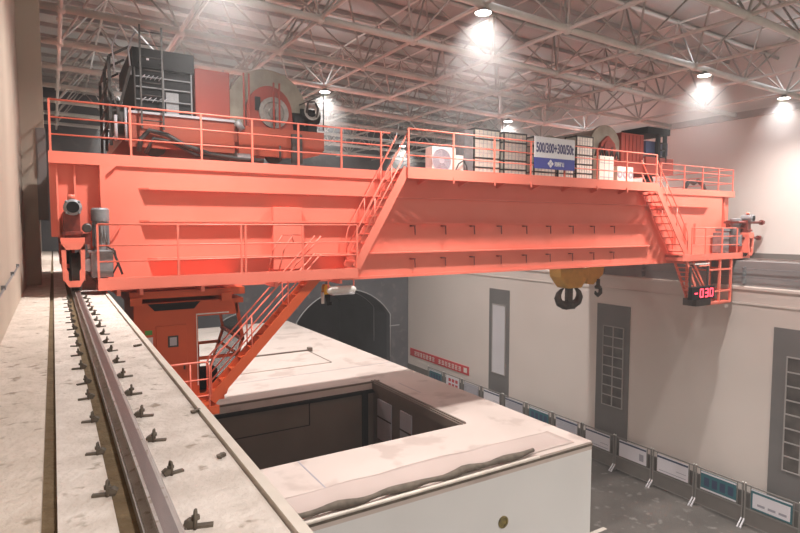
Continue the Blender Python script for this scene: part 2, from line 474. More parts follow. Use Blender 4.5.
# ------------------------------------------------------------------ high-bay lamps
lamp_lab = {
    (0, 1): 'high bay lamp above the black machinery cabinet, glow at the picture top',
    (1, 1): 'brightest high bay lamp, high up in the top middle of the picture',
    (2, 1): 'high bay lamp with clear beam right of centre on the same chord as the brightest',
    (3, 1): 'high bay lamp closest to the right wall, beam falling onto pale wall',
    (0, 2): 'high bay lamp hidden behind black machinery on the crane trolley',
    (1, 2): 'high bay lamp just right of the big rope drum',
    (2, 2): 'high bay lamp above the stacked resistor cabinets on the crane',
    (3, 2): 'high bay lamp by right wall behind the second trolley cabinet',
    (0, 3): 'small distant lamp seen low through the left end railing',
    (1, 3): 'distant lamp behind the orange trolley frame',
    (2, 3): 'small distant lamp beside the stair head railing',
    (3, 3): 'distant lamp near the far right roof corner',
}
def make_lamp(x, y, label, rig=True):
    zc = roof_z(x) - 0.08
    r = None
    if rig:
        r = thing('high_bay_lamp', (x, y, zc), label, 'lamp', 'high bay lamps under the roof')
        m = MB().lathe((x, y, zc), (0, 0, -1), [(0, 0.001), (0, 0.08), (0.05, 0.1), (0.12, 0.22), (0.14, 0.24), (0.14, 0.2)], 20)
        m.build('housing', GREYMETAL, r)
        m = MB().lathe((x, y, zc - 0.13), (0, 0, -1), [(0, 0.22), (0.02, 0.2), (0.05, 0.001)], 20)
        m.build('lens', LENS, r)
        m = MB().lathe((x, y, zc - 0.2), (0, 0, -1), [(0, 0.001), (0, 0.45), (1.0, 1.0), (2.0, 1.45), (3.2, 1.85), (4.2, 2.0), (4.2, 0.001)], 24)
        tag(m.build('dusty_air', DUSTM), 'glowing dusty air hanging under the ' + label, 'haze', 'lit haze under the lamps', 'stuff')
    for kind, power, ang, colr in (('flood', LAMP_POWER, 150, LAMP_COLOR), ('beam', BEAM_POWER, 70, BEAM_COLOR), ('roof_fill', ROOF_FILL_POWER, 0, BEAM_COLOR)):
        ld = bpy.data.lights.new('lamp_' + kind, 'SPOT' if ang else 'POINT')
        ld.energy = power * (1.0 if rig else 1.15); ld.color = colr
        if ang: ld.spot_size = math.radians(ang); ld.spot_blend = 1.0
        ld.shadow_soft_size = 0.18 if ang else 0.5
        lo = bpy.data.objects.new('lamp_' + kind, ld); COL.objects.link(lo)
        dz = -0.24 if ang else 0.95  # the added roof fill floats in the air over the lamp
        if rig: lo.parent = r; lo.location = (0, 0, dz)
        else: lo.location = (x, y, zc + dz)
for iy, y in enumerate(LAMP_YS):
    for ix, x in enumerate(LAMP_XS):
        make_lamp(x, y, lamp_lab.get((ix, iy - 1)), (ix, iy - 1) in lamp_lab)

# ------------------------------------------------------------------ shared builders for the crane
def railing(parent, p0, p1, posts, h=1.12, mids=(0.37, 0.74), m_=None, r=0.022, name='railing', ends=True):
    """straight railing from p0 to p1 (floor points); posts are fractions along it"""
    m_ = m_ or RAILRED
    p0, p1 = Vector(p0), Vector(p1); U = Vector((0, 0, 1))
    m = MB()
    for k in (*mids, h): m.tube(p0 + U * k, p1 + U * k, r if k == h else r * 0.8, 8)
    o = m.build(name, m_, parent)
    for t in posts:
        b = p0.lerp(p1, t)
        MB().box(b.x - r, b.x + r, b.y - r, b.y + r, b.z, b.z + h).build('post', m_, o)
    return o

def staircase(parent, x0, z0, x1, z1, y0, y1, n, m_=RED, rail_h=1.0, rails=(0, 1), depth=0.24):
    m = MB()
    for y in (y0, y1):
        m.bar((x0, y, z0), (x1, y, z1), 0.035, depth)
    st = m.build('staircase', m_, parent)
    s = 1 if x1 > x0 else -1
    for i in range(1, n + 1):
        t = (i - 0.35) / n
        x, z = x0 + (x1 - x0) * t, z0 + (z1 - z0) * t
        MB().box(x - 0.13, x + 0.13, y0 + 0.02, y1 - 0.02, z - 0.02, z + 0.02).build('tread', m_, st)
    U = Vector((0, 0, 1))
    for k in rails:
        y = (y0, y1)[k]
        a, b = Vector((x0, y, z0)), Vector((x1, y, z1))
        h = MB()
        h.path([a + U * 0.1, a + U * (rail_h - 0.1), a.lerp(b, 0.03) + U * rail_h, b.lerp(a, 0.03) + U * rail_h, b + U * (rail_h + 0.02)], 0.022, 8)
        h.tube(a + U * rail_h * 0.52, b + U * rail_h * 0.52, 0.018, 8)
        for t in (0.35, 0.68):
            c = a.lerp(b, t); h.tube(c, c + U * rail_h, 0.018, 8)
        h.build('handrail', RAILRED, st)
    return st

# ------------------------------------------------------------------ the bridge crane
GY0, GY1 = 14.7, 16.3
crane = thing('overhead_bridge_crane', (13.5, 17.5, 11.6), 'huge salmon red double girder bridge crane spanning the hall with galleries, stairs and railings', 'crane')
def girder(y0, y1, front):
    m = MB()
    # box girder body with notched ends
    prof = [(0.95, 14.32), (0.95, 12.75), (1.08, 11.5), (25.9, 11.5), (26.15, 12.75), (26.15, 14.32)]
    m.prism(prof, 'Y', y0, y1)
    m.box(-0.03, 0.95, y0 + 0.22, y1, 12.7, 14.32); m.box(26.15, 27.05, y0 + 0.22, y1, 12.7, 14.32)
    m.box(-0.03, 27.05, y0 - 0.06, y1 + 0.06, 14.32, 14.58)               # top flange
    m.box(1.1, 25.9, y0 - 0.06, y1 + 0.06, 11.42, 11.5)                    # bottom flange
    g = m.build('main_girder', RED, crane)
    if front:
        for z in (13.82, 13.06, 12.17):
            r = MB()
            xa, xb = 1.75, (25.0 if z > 13.5 else 20.9)
            if z < 12.5: xa, xb = 1.9, 20.9
            r._add([(xa, y0, z - 0.02), (xb, y0, z - 0.02), (xb - 0.2, y0 - 0.19, z - 0.02), (xa + 0.2, y0 - 0.19, z - 0.02), (xa, y0, z + 0.02), (xb, y0, z + 0.02), (xb - 0.2, y0 - 0.19, z + 0.02), (xa + 0.2, y0 - 0.19, z + 0.02)], [(0, 1, 2, 3), (4, 5, 6, 7), (0, 1, 5, 4), (1, 2, 6, 5), (2, 3, 7, 6), (3, 0, 4, 7)])
            r.build('stiffener_rib', RED, g)
        for x in (22.6, 23.3, 24.0): MB().box(x - 0.015, x + 0.015, y0 - 0.1, y0, 12.2, 13.1).build('stiffener_rib', RED, g)
        for x in (0.12, 0.46, 26.5):                                       # tapered gussets on the recessed ends
            r = MB().prism([(y0 + 0.2, 14.32), (y0 + 0.22, 12.75), (y0 - 0.02, 12.75), (y0 + 0.12, 14.32)], 'X', x - 0.02, x + 0.02)
            r.build('gusset', RED, g)
        r = MB().prism([(0.95, 14.32), (1.3, 14.32), (1.06, 14.1), (1.06, 12.8), (0.95, 12.75)], 'Y', y0 - 0.1, y0)
        r.build('end_doubler', RED, g)
        for i in range(18):                                                # small cable brackets under the two lower ribs
            x = 9.4 + 1.15 * (i % 9); zz = 13.0 if i < 9 else 12.0
            r = MB().bar((x, y0 - 0.1, zz - 0.02), (x + 0.02, y0 - 0.1, zz - 0.3), 0.03, 0.02, (0, 1, 0))
            r.box(x - 0.12, x + 0.02, y0 - 0.12, y0, zz - 0.05, zz - 0.02)
            r.build('cable_bracket', DARKRED, g)
    return g
girder(GY0, GY1, True)
girder(20.4, 22.0, False)
for x0, x1 in ((-0.03, 0.9), (26.2, 27.05)):
    m = MB().box(x0, x1, 15.2, 21.6, 12.72, 14.28); m.build('end_carriage', RED, crane)
for y in (15.75, 21.2):
    m = MB().box(0.2, 26.9, y - 0.05, y + 0.05, 14.58, 14.7); m.build('trolley_track', STEEL, crane)

# wheel trucks on the two rails
def truck(xc, y0, sgn):
    """wheel truck; y0 is its front end"""
    m = MB()
    # front frame plate with an opening (four sides), two long cheeks
    m.prism([(xc - 0.22, 12.6), (xc - 0.2, 11.85), (xc - 0.1, 11.67), (xc - 0.1, 12.0), (xc - 0.13, 12.05), (xc - 0.13, 12.45)], 'Y', y0, y0 + 0.06)
    m.prism([(xc + 0.22, 12.6), (xc + 0.2, 11.85), (xc + 0.1, 11.67), (xc + 0.1, 12.0), (xc + 0.13, 12.05), (xc + 0.13, 12.45)], 'Y', y0, y0 + 0.06)
    m.box(xc - 0.215, xc + 0.215, y0, y0 + 0.06, 12.45, 12.62)
    m.box(xc - 0.1, xc + 0.1, y0, y0 + 0.06, 11.67, 11.8)
    for s in (-1, 1): m.box(xc + s * 0.2, xc + s * 0.165, y0 + 0.06, y0 + 1.9, 11.8, 12.6)
    m.box(xc - 0.22, xc + 0.22, y0 + 0.02, y0 + 1.9, 12.6, 12.7)
    t = m.build('wheel_truck', RED, crane)
    for yy in (y0 + 0.5, y0 + 1.4):
        m = MB().lathe((xc + (0.05 if xc < 1 else -0.05) - 0.09, yy, 11.947), (1, 0, 0), [(0, 0.001), (0, 0.41), (0.03, 0.41), (0.03, 0.385), (0.15, 0.385), (0.15, 0.41), (0.18, 0.41), (0.18, 0.001)], 28)
        m.build('wheel', DARK, t)
    m = MB().box(xc - 0.15, xc + 0.15, y0 + 0.12, y0 + 1.3, 12.7, 13.25)
    m.box(xc - 0.19, xc + 0.19, y0 + 0.06, y0 + 0.12, 12.75, 12.83)
    m.build('gear_case', DARKRED, t, 0.015)
    m = MB().lathe((xc + 0.02, y0 - 0.06, 13.33), (0, 1, 0), [(0, 0.001), (0, 0.12), (0.05, 0.17), (0.5, 0.17), (0.5, 0.001)], 20)
    for a in range(4):
        m.ball((xc + 0.02 + 0.16 * math.cos(a * PI / 2 + PI / 4), y0 - 0.03, 13.33 + 0.16 * math.sin(a * PI / 2 + PI / 4)), 0.03, 8, 4)
    m.build('travel_motor', [GREYMETAL], t)
    m = MB().lathe((xc + 0.02, y0 - 0.065, 13.33), (0, 1, 0), [(0, 0.001), (0, 0.115), (0.01, 0.12)], 20); m.build('motor_end_cap', BLACK, t)
    m = MB().tube((xc, y0 + 0.2, 13.5), (xc, y0 + 0.2, 13.6), 0.07, 12); m.build('vent_cap', RAILRED, t)
    return t
tk = truck(0.35, 13.62, 1)
m = MB().lathe((0.62, 13.7, 12.9), (0, 1, 0), [(0, 0.001), (0, 0.07), (0.02, 0.1), (0.3, 0.08), (0.5, 0.08), (0.5, 0.001)], 18); m.build('buffer', DARK, crane)
m = MB().box(0.5, 0.7, 14.1, 14.9, 12.55, 12.78); m.build('buffer_bracket', DARKRED, crane)
truck(0.35, 20.2, 1)
truck(26.65, 13.62, -1)
truck(26.65, 20.2, -1)
# vertical travel motor and gear unit beside the truck
m = MB().lathe((0.9, 14.15, 12.1), (0, 0, 1), [(0.3, 0.001), (0.3, 0.17), (0.36, 0.17), (0.36, 0.145), (0.95, 0.145), (0.95, 0.18), (1.2, 0.18), (1.24, 0.15), (1.24, 0.001)], 22)
for i in range(16):
    a = 2 * PI * i / 16; m.box(0.9 + 0.16 * math.cos(a) - 0.008, 0.9 + 0.16 * math.cos(a) + 0.008, 14.15 + 0.16 * math.sin(a) - 0.008, 14.15 + 0.16 * math.sin(a) + 0.008, 12.5, 13.04)
m.build('drive_motor', GREYMETAL, crane)
m = MB().box(0.68, 1.12, 13.98, 14.5, 11.82, 12.4); m.tube((0.66, 14.0, 12.1), (0.66, 14.5, 12.1), 0.15, 16); m.box(0.62, 1.15, 13.96, 14.3, 12.36, 12.42)
m.build('drive_gearbox', GREYMETAL, crane, 0.02)
MB().bar((1.12, 14.66, 12.6), (1.34, 14.66, 12.95), 0.06, 0.03).build('drive_stay', RED, crane)
m = MB().bar((1.13, 14.3, 12.45), (1.32, 14.3, 11.85), 0.04, 0.05)
m.path([(1.0, 14.0, 12.5), (1.15, 13.95, 12.4), (1.2, 13.95, 12.1), (1.1, 14.0, 11.9)], 0.02, 6); m.build('drive_bracket', DARK, crane)

# lower gallery on the left, with its railing
def gallery(x0, x1, holes=None):
    m = MB()
    if holes: m.box(x0, holes[0], 13.92, 14.7, 11.7, 11.74); m.box(holes[1], x1, 13.92, 14.7, 11.7, 11.74); m.box(holes[0], holes[1], 13.92, 13.97, 11.7, 11.74)
    else: m.box(x0, x1, 13.92, 14.7, 11.7, 11.74)
    m.box(x0, x1, 13.88, 13.92, 11.54, 11.81)
    m.box(x0, x0 + 0.04, 13.92, 14.7, 11.54, 11.81); m.box(x1 - 0.04, x1, 13.92, 14.7, 11.54, 11.81)
    return m.build('gallery', RED, crane)
g = gallery(0.8, 7.1, (3.9, 6.4))
railing(g, (0.82, 13.9, 11.8), (7.08, 13.9, 11.8), [0, 0.262, 0.495, 0.512, 0.75, 1.0], 1.18, (0.37, 0.72))
for x in (1.2, 1.66, 3.0, 4.8, 6.6): MB().box(x - 0.04, x + 0.04, 13.93, 14.7, 11.4, 11.54).build('gallery_bracket', RED, g)
# panel door in the girder behind the gallery
m = MB().box(4.95, 5.75, 14.54, 14.7, 11.8, 13.45); m.build('access_panel', RED, crane, 0.01)
for k in (0, 0.28):                                                        # hooped hand holds at the head of the lower stair
    MB().path([(4.6 + k, 13.98, 11.75), (4.75 + k, 13.98, 12.35), (5.0 + k, 13.98, 12.72), (5.25 + k, 13.98, 12.72), (5.3 + k, 13.98, 12.5)], 0.02, 8).build('stair_head_rail', RAILRED, crane)
# upper gallery and the stair up to it
m = MB().box(8.7, 20.1, 13.9, 14.7, 14.54, 14.6); m.box(8.7, 20.1, 13.86, 13.9, 14.32, 14.64); m.box(8.7, 8.75, 13.9, 14.7, 14.32, 14.62); m.box(20.05, 20.1, 13.9, 14.7, 14.32, 14.62)
ug = m.build('upper_gallery', RED, crane)
for x in [9.6 + 1.55 * i for i in range(7)]:
    MB().prism([(13.95, 14.54), (14.7, 14.54), (14.7, 14.22), (14.62, 14.22), (13.95, 14.46)], 'X', x - 0.03, x + 0.03).build('gallery_bracket', RED, ug)
railing(ug, (8.72, 13.88, 14.6), (20.08, 13.88, 14.6), [0.0, 0.14, 0.28, 0.417, 0.555, 0.7, 0.843, 1.0], 1.12)
for x in (10.3, 11.9, 13.46, 16.66, 18.3): MB().box(x - 0.02, x + 0.02, 13.83, 13.86, 14.22, 14.4).build('post_foot', RAILRED, ug)
staircase(crane, 7.08, 11.82, 8.72, 14.6, 13.94, 14.55, 11, rail_h=0.98)
# stair down to the cab platform
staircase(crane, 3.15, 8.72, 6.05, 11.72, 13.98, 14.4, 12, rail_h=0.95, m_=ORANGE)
# left top railing along the girder
railing(crane, (0.02, 14.72, 14.58), (8.6, 14.72, 14.58), [0, 0.187, 0.372, 0.52, 0.667, 0.816, 0.965], 1.12)
railing(crane, (0.02, 14.72, 14.58), (0.02, 21.9, 14.58), [0.25, 0.5, 0.75, 1], 1.12)
# right end: top railing, stair, lower gallery
railing(crane, (21.6, 14.72, 14.58), (27.0, 14.72, 14.58), [0, 0.3, 0.55, 0.78, 1], 1.0)
railing(crane, (27.0, 14.72, 14.58), (27.0, 21.9, 14.58), [0.33, 0.66, 1], 1.0)
staircase(crane, 22.35, 11.75, 20.15, 14.6, 13.94, 14.6, 10, rail_h=0.98)
g2 = gallery(22.0, 27.1)
railing(g2, (22.6, 13.9, 11.8), (27.08, 13.9, 11.8), [0, 0.22, 0.5, 0.76, 1.0], 1.1)
m = MB().lathe((26.3, 14.15, 12.1), (0, 0, 1), [(0.0, 0.001), (0, 0.28), (0.5, 0.28), (0.5, 0.2), (0.95, 0.2), (0.95, 0.24), (1.2, 0.24), (1.24, 0.15), (1.24, 0.001)], 22); m.build('drive_motor', GREYMETAL, crane)
m = MB().box(25.3, 25.75, 14.1, 14.6, 11.8, 12.7); m.box(25.3, 26.2, 14.2, 14.5, 12.75, 12.9); m.build('drive_gearbox', GREYMETAL, crane, 0.02)
for (x0, x1, z, r) in ((25.9, 28.0, 13.15, 0.06), (26.4, 27.75, 12.45, 0.055)):
    m = MB().tube((x0, 13.85, z), (x1, 13.85, z), r, 12); m.lathe((x1, 13.85, z), (1, 0, 0), [(-0.14, r), (-0.14, r * 2), (0, r * 2), (0, 0.001)], 14)
    m.bar((x0 + 0.1, 13.85, z), (x0 + 0.1, 14.5, z), 0.1, 0.1)
    m.build('buffer', DARKRED, crane)
# flared grey block behind the right end cage
m = MB().prism([(25.9, 11.5), (27.0, 11.5), (26.2, 10.2), (25.6, 10.2)], 'Y', 14.9, 15.6); m.build('flared_end_block', GREYMETAL, crane)
# beam that carries the cab
m = MB().box(1.45, 4.1, 14.3, 16.9, 11.25, 11.42); m.box(1.45, 1.7, 14.2, 16.6, 11.12, 11.3); m.box(3.5, 3.75, 14.2, 16.6, 11.12, 11.3)
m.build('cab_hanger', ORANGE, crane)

# ------------------------------------------------------------------ operator cab
cab = thing('operator_cab', (2.6, 15.4, 8.55), 'orange operator cab with slanted glazing hanging under the left end of crane', 'crane cab')
CY0, CY1 = 14.55, 16.6
m = MB()
m.box(1.55, 3.6, CY0, CY1, 8.55, 8.68)                                       # floor
m.box(1.55, 4.12, CY0 - 0.03, CY1, 11.0, 11.12)                              # roof
m.box(1.55, 2.93, CY0, CY0 + 0.06, 8.68, 11.0)                               # front panel
m.box(1.55, 1.61, CY0 + 0.06, CY1, 8.68, 11.0)
m.box(1.61, 2.93, CY1 - 0.06, CY1, 8.68, 11.0)
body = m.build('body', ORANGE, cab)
m = MB()
m.prism([(1.85, 11.1), (3.05, 11.1), (2.9, 10.93), (2.0, 10.93)], 'Y', CY0 - 0.045, CY0 - 0.03); m.build('ventilation_slot', BLACK, cab)
d = MB().box(2.02, 2.72, CY0 - 0.03, CY0, 8.7, 10.55).build('door', ORANGE, cab, 0.008)
m = MB().box(2.62, 2.66, CY0 - 0.07, CY0 - 0.03, 9.45, 9.6); m.build('door_handle', DARK, d)
m = MB().box(2.28, 2.52, CY0 - 0.036, CY0 - 0.03, 10.02, 10.3); m.cur = 1; m.box(2.32, 2.48, CY0 - 0.038, CY0 - 0.036, 10.06, 10.26); m.build('notice_plate', [DARK, PAPERG], d)
MB().box(1.78, 1.95, CY0 - 0.008, CY0, 9.86, 10.3).build('notice_sheet', PAPER, cab)
MB().box(1.78, 1.94, CY0 - 0.008, CY0, 10.36, 10.47).build('exit_sticker', GREEN, cab)
# glazed nose: corner posts, sills, panes
def lb(m, a, b, y0, y1, w=0.06):
    m.prism([(a[0] - w / 2, a[1] - w / 4), (a[0] + w / 2, a[1] + w / 4), (b[0] + w / 2, b[1] + w / 4), (b[0] - w / 2, b[1] - w / 4)], 'Y', y0, y1)
m = MB()
for y0, y1 in ((CY0, CY0 + 0.06), (CY1 - 0.06, CY1)):
    m.box(2.93, 2.99, y0, y1, 8.68, 11.0)
    lb(m, (3.95, 11.0), (4.1, 10.05), y0, y1, 0.08); lb(m, (4.1, 10.05), (3.62, 8.66), y0, y1, 0.08)
    m.box(2.99, 4.02, y0, y1, 9.62, 9.7); m.box(2.99, 3.98, y0, y1, 10.72, 11.0); m.box(2.99, 3.55, y0, y1, 8.66, 8.78)
m.box(4.02, 4.14, CY0, CY1, 10.02, 10.08)
m.build('glazing_frame', ORANGE, cab)
m = MB().box(2.95, 2.97, CY0 - 0.02, CY0, 9.0, 10.78); m.box(2.95, 3.75, CY0 - 0.02, CY0, 10.76, 10.79)
m.build('window_trim', WHITE, cab)
m = MB()
m.prism([(2.99, 9.7), (4.0, 9.7), (4.08, 10.05), (4.0, 10.72), (2.99, 10.72)], 'Y', CY0 + 0.02, CY0 + 0.03)
m.build('front_pane', GLASS, cab)
m = MB().prism([(2.99, 8.78), (3.62, 8.78), (3.93, 9.62), (2.99, 9.62)], 'Y', CY0 + 0.02, CY0 + 0.03); m.build('lower_pane', GLASS, cab)
m = MB()
m._add([(3.64, CY0 + 0.06, 8.75), (3.64, CY1 - 0.06, 8.75), (4.1, CY1 - 0.06, 10.03), (4.1, CY0 + 0.06, 10.03)], [(0, 1, 2, 3)])
m._add([(4.1, CY0 + 0.06, 10.07), (4.1, CY1 - 0.06, 10.07), (3.96, CY1 - 0.06, 10.98), (3.96, CY0 + 0.06, 10.98)], [(0, 1, 2, 3)])
m.build('windscreen', GLASS, cab)
m = MB().box(3.1, 3.6, 15.2, 15.7, 8.68, 9.2); m.box(3.05, 3.15, 15.2, 15.7, 9.2, 9.9); m.build('operator_seat', BLACK, cab, 0.03)
# platform in front of the door
pf = MB().box(1.3, 3.3, 13.88, CY0, 8.5, 8.58); pf.box(1.3, 3.3, 13.84, 13.88, 8.42, 8.62)
pf = pf.build('platform', ORANGE, cab)
m = MB()
pth = lambda z, x1: [(1.3, 13.86, z), (x1 - 0.12, 13.86, z), (x1 - 0.03, 13.86, z - 0.03), (x1, 13.86, z - 0.13), (x1, 13.86, 8.62)]
m.path(pth(9.72, 3.08), 0.022, 8); m.tube((1.3, 13.86, 9.3), (3.08, 13.86, 9.3), 0.018, 8); m.tube((1.3, 13.86, 8.9), (3.08, 13.86, 8.9), 0.018, 8)
for x in (1.35, 2.65): m.tube((x, 13.86, 8.6), (x, 13.86, 9.72), 0.018, 8)
m.build('railing', RAILRED, pf)

# floodlight below the end of the gallery
fl = thing('floodlight', (6.75, 14.2, 11.2), 'pale floodlight slung below the right end of lower left gallery', 'floodlight')
m = MB().lathe((6.75, 14.2, 11.2), (1, 0, 0), [(-0.42, 0.001), (-0.42, 0.06), (-0.34, 0.11), (0.34, 0.11), (0.42, 0.06), (0.42, 0.001)], 16); m.build('housing', WHITE, fl)
m = MB().box(6.42, 7.08, 14.05, 14.35, 11.08, 11.12); m.build('lens', PALEPANE, fl)
m = MB().path([(6.35, 14.2, 11.2), (6.33, 14.15, 11.45), (6.45, 14.1, 11.54), (7.0, 14.1, 11.54), (7.1, 14.15, 11.45), (7.12, 14.2, 11.2)], 0.02, 6); m.build('bracket', RAILRED, fl)
# small yellow device hanging on a cord
hz = thing('warning_beacon', (6.7, 15.2, 11.0), 'small yellow and black beacon hanging under the girder before the tunnel', 'beacon')
m = MB().box(6.62, 6.84, 15.1, 15.3, 10.98, 11.2); m.prism([(6.62, 11.2), (6.84, 11.2), (6.8, 11.27), (6.66, 11.27)], 'Y', 15.1, 15.3); m.build('top_cap', mat('beacon_yellow', (0.75, 0.45, 0.02), 0.5), hz, 0.02)
m = MB().tube((6.75, 15.15, 10.98), (6.77, 15.15, 10.72), 0.09, 12, 0.05); m.box(6.74, 6.86, 15.1, 15.2, 10.66, 10.76); m.build('sounder', BLACK, hz)
MB().tube((6.6, 15.15, 10.72), (6.6, 15.15, 11.05), 0.045, 10).build('flash_tube', WHITE, hz)
MB().tube((6.73, 15.2, 11.25), (6.73, 15.2, 11.43), 0.015, 6).build('hanger', DARK, hz)

# ------------------------------------------------------------------ things standing on the crane: resistor banks, air conditioners, cabinets
def bank(x0, x1, zt, label, tiers=5, y0=14.95, y1=15.55):
    r = thing('resistor_bank', ((x0 + x1) / 2, (y0 + y1) / 2, 14.58), label, 'resistor cabinet', 'resistor banks on the crane')
    h = (zt - 14.62) / tiers
    fr = MB()
    for x in (x0, x1 - 0.035):
        for y in (y0, y1 - 0.05): fr.box(x, x + 0.035, y, y + 0.05, 14.58, zt)
    fr.box(x0, x1, y0, y1, zt - 0.02, zt + 0.015)
    for i in range(1, tiers): fr.box(x0, x1, y0 - 0.005, y1, 14.6 + h * i - 0.012, 14.6 + h * i + 0.014)
    fr.build('rack', DARK, r)
    for i in range(tiers):
        t = MB()
        z0 = 14.62 + h * i + 0.012
        t.box(x0 + 0.03, x1 - 0.03, y0 + 0.02, y1 - 0.03, z0, z0 + h - 0.05)
        t.cur = 1
        n = 6
        for k in range(1, n):
            x = x0 + 0.05 + (x1 - x0 - 0.1) * k / n
            t.box(x - 0.008, x + 0.008, y0 + 0.008, y0 + 0.02, z0, z0 + h - 0.05)
        t.box(x0 + 0.03, x1 - 0.03, y0 + 0.012, y0 + 0.02, z0 + h * 0.44, z0 + h * 0.47)
        t.build('resistor_box', [CREAM, PAPERG], r)
    return r
bank(11.95, 13.08, 16.18, 'cream tiered resistor cabinet standing next to the air conditioner')
bank(13.24, 14.3, 16.16, 'cream tiered resistor cabinet directly left of the blue and white sign')
bank(14.65, 15.75, 16.13, 'cream resistor cabinet mostly hidden behind left half of the blue and white sign')
bank(15.85, 16.7, 16.13, 'cream resistor cabinet hidden behind right half of the blue and white sign')
bank(16.8, 17.72, 16.34, 'tallest cream resistor cabinet just right of the blue and white sign')
m = MB().box(11.55, 11.9, 14.95, 15.5, 14.58, 16.1)
o = m.build('switch_cabinet', [GREYMETAL]); tag(o, 'narrow grey cabinet at the left side of the first resistor cabinet', 'cabinet')
def ac(x0, x1, zt, y0, label):
    r = thing('air_conditioner', ((x0 + x1) / 2, y0 + 0.2, 14.58), label, 'air conditioner', 'air conditioner units on crane')
    MB().box(x0, x1, y0, y0 + 0.4, 14.62, zt).build('casing', WHITE, r, 0.015)
    MB().box(x0 + 0.05, x1 - 0.05, y0 + 0.05, y0 + 0.35, 14.58, 14.62).build('feet', DARK, r)
    c = Vector((x0 + (x1 - x0) * 0.38, y0, (14.62 + zt) / 2)); R_ = (zt - 14.62) * 0.44
    g = MB().lathe(c, (0, -1, 0), [(0.0, R_ * 1.0), (0.02, R_), (0.02, R_ * 0.93), (0.002, R_ * 0.93)], 28)
    g.lathe(c, (0, -1, 0), [(0.002, R_ * 0.3), (0.02, R_ * 0.28), (0.02, 0.001)], 20)
    for k in range(3): g.lathe(c, (0, -1, 0), [(0.012, R_ * (0.42 + 0.17 * k)), (0.02, R_ * (0.44 + 0.17 * k)), (0.012, R_ * (0.46 + 0.17 * k))], 28)
    for k in range(8):
        a = k * PI / 4; g.bar(c + Vector((math.cos(a), 0, math.sin(a))) * R_ * 0.28 + Vector((0, -0.015, 0)), c + Vector((math.cos(a), 0, math.sin(a))) * R_ * 0.95 + Vector((0, -0.015, 0)), 0.012, 0.012)
    g.build('fan_grille', PAPERG, r)
    MB().lathe(c, (0, -1, 0), [(0.003, R_ * 0.93), (0.0035, 0.001)], 24).build('fan_opening', PRINT, r)
    MB().box(x1 - 0.22, x1 - 0.04, y0 - 0.012, y0, 14.75, zt - 0.1).build('service_panel', WHITE, r)
    return r
ac(10.28, 11.2, 15.47, 14.95, 'white air conditioner outdoor unit near the stair head on the crane gallery')
m = MB().box(11.22, 11.5, 14.95, 15.2, 14.58, 15.25); tag(m.build('junction_box', WHITE), 'small white junction box between the air conditioner and grey cabinet', 'box')
m = MB().path([(11.0, 14.78, 14.62), (11.2, 14.8, 14.95), (11.42, 14.82, 15.08), (11.55, 14.84, 14.9), (11.6, 14.84, 14.62)], 0.025, 8); tag(m.build('cable_loop', HOSE), 'black cable loop on the deck beside the air conditioner', 'cable')
def white_cabinet(x0, x1, zt, label, grid):
    r = thing('white_cabinet', ((x0 + x1) / 2, 15.1, 14.58), label, 'cabinet')
    MB().box(x0, x1, 14.9, 15.3, 14.58, zt).build('casing', CREAM, r, 0.015)
    m = MB()
    if grid:
        for i in range(1, 4): m.box(x0 + 0.05, x1 - 0.05, 14.89, 14.9, 14.6 + (zt - 14.6) * i / 4 - 0.012, 14.6 + (zt - 14.6) * i / 4 + 0.012)
        for i in range(1, 3): m.box(x0 + (x1 - x0) * i / 3 - 0.01, x0 + (x1 - x0) * i / 3 + 0.01, 14.89, 14.9, 14.65, zt - 0.05)
    else:
        for i in range(3):
            c = x0 + (x1 - x0) * (i + 0.5) / 3
            m.lathe((c, 14.9, 15.02), (0, -1, 0), [(0.012, 0.06), (0.015, 0.14), (0.0, 0.16)], 12)
            m.box(c - 0.1, c + 0.1, 14.89, 14.9, 14.68, 14.74)
    m.build('front_grille', PRINT, r)
white_cabinet(18.02, 18.85, 15.68, 'taller white cabinet right of the resistor cabinets', True)
white_cabinet(19.08, 20.05, 15.33, 'low white round-cornered unit near the right stair head', False)

# load sign on the gallery railing
sg = thing('load_sign', (15.0, 13.82, 14.75), 'white and blue load capacity sign hung on the upper gallery railing', 'sign')
X0, X1, Z0, Z1 = 13.55, 15.42, 14.86, 15.9
MB().box(X0, X1, 13.8, 13.84, Z0 + 0.36, Z1).build('upper_panel', SIGNW, sg)
MB().box(X0, X1, 13.8, 13.84, Z0, Z0 + 0.36).build('lower_band', BLUE, sg)
text_mesh('500/300+300/50t', 'capacity_lettering', INK, 0.44, (X0 + 0.06, 13.797, 15.4), sg, X1 - X0 - 0.12, bold=0.012)
lx, lz = X0 + 0.72, Z0 + 0.18
m = MB()
for dx, dz in ((0, 0.075), (0, -0.075), (0.075, 0), (-0.075, 0)):
    m.prism([(lx + dx - 0.065, lz + dz), (lx + dx, lz + dz - 0.065), (lx + dx + 0.065, lz + dz), (lx + dx, lz + dz + 0.065)], 'Y', 13.795, 13.8)
m.build('diamond_logo', SIGNW, sg)
text_mesh('\u6cb3\u5357\u77ff\u5c71', 'maker_lettering', SIGNW, 0.17, (lx + 0.18, 13.797, lz - 0.07), sg, 0.45, bold=0.004)

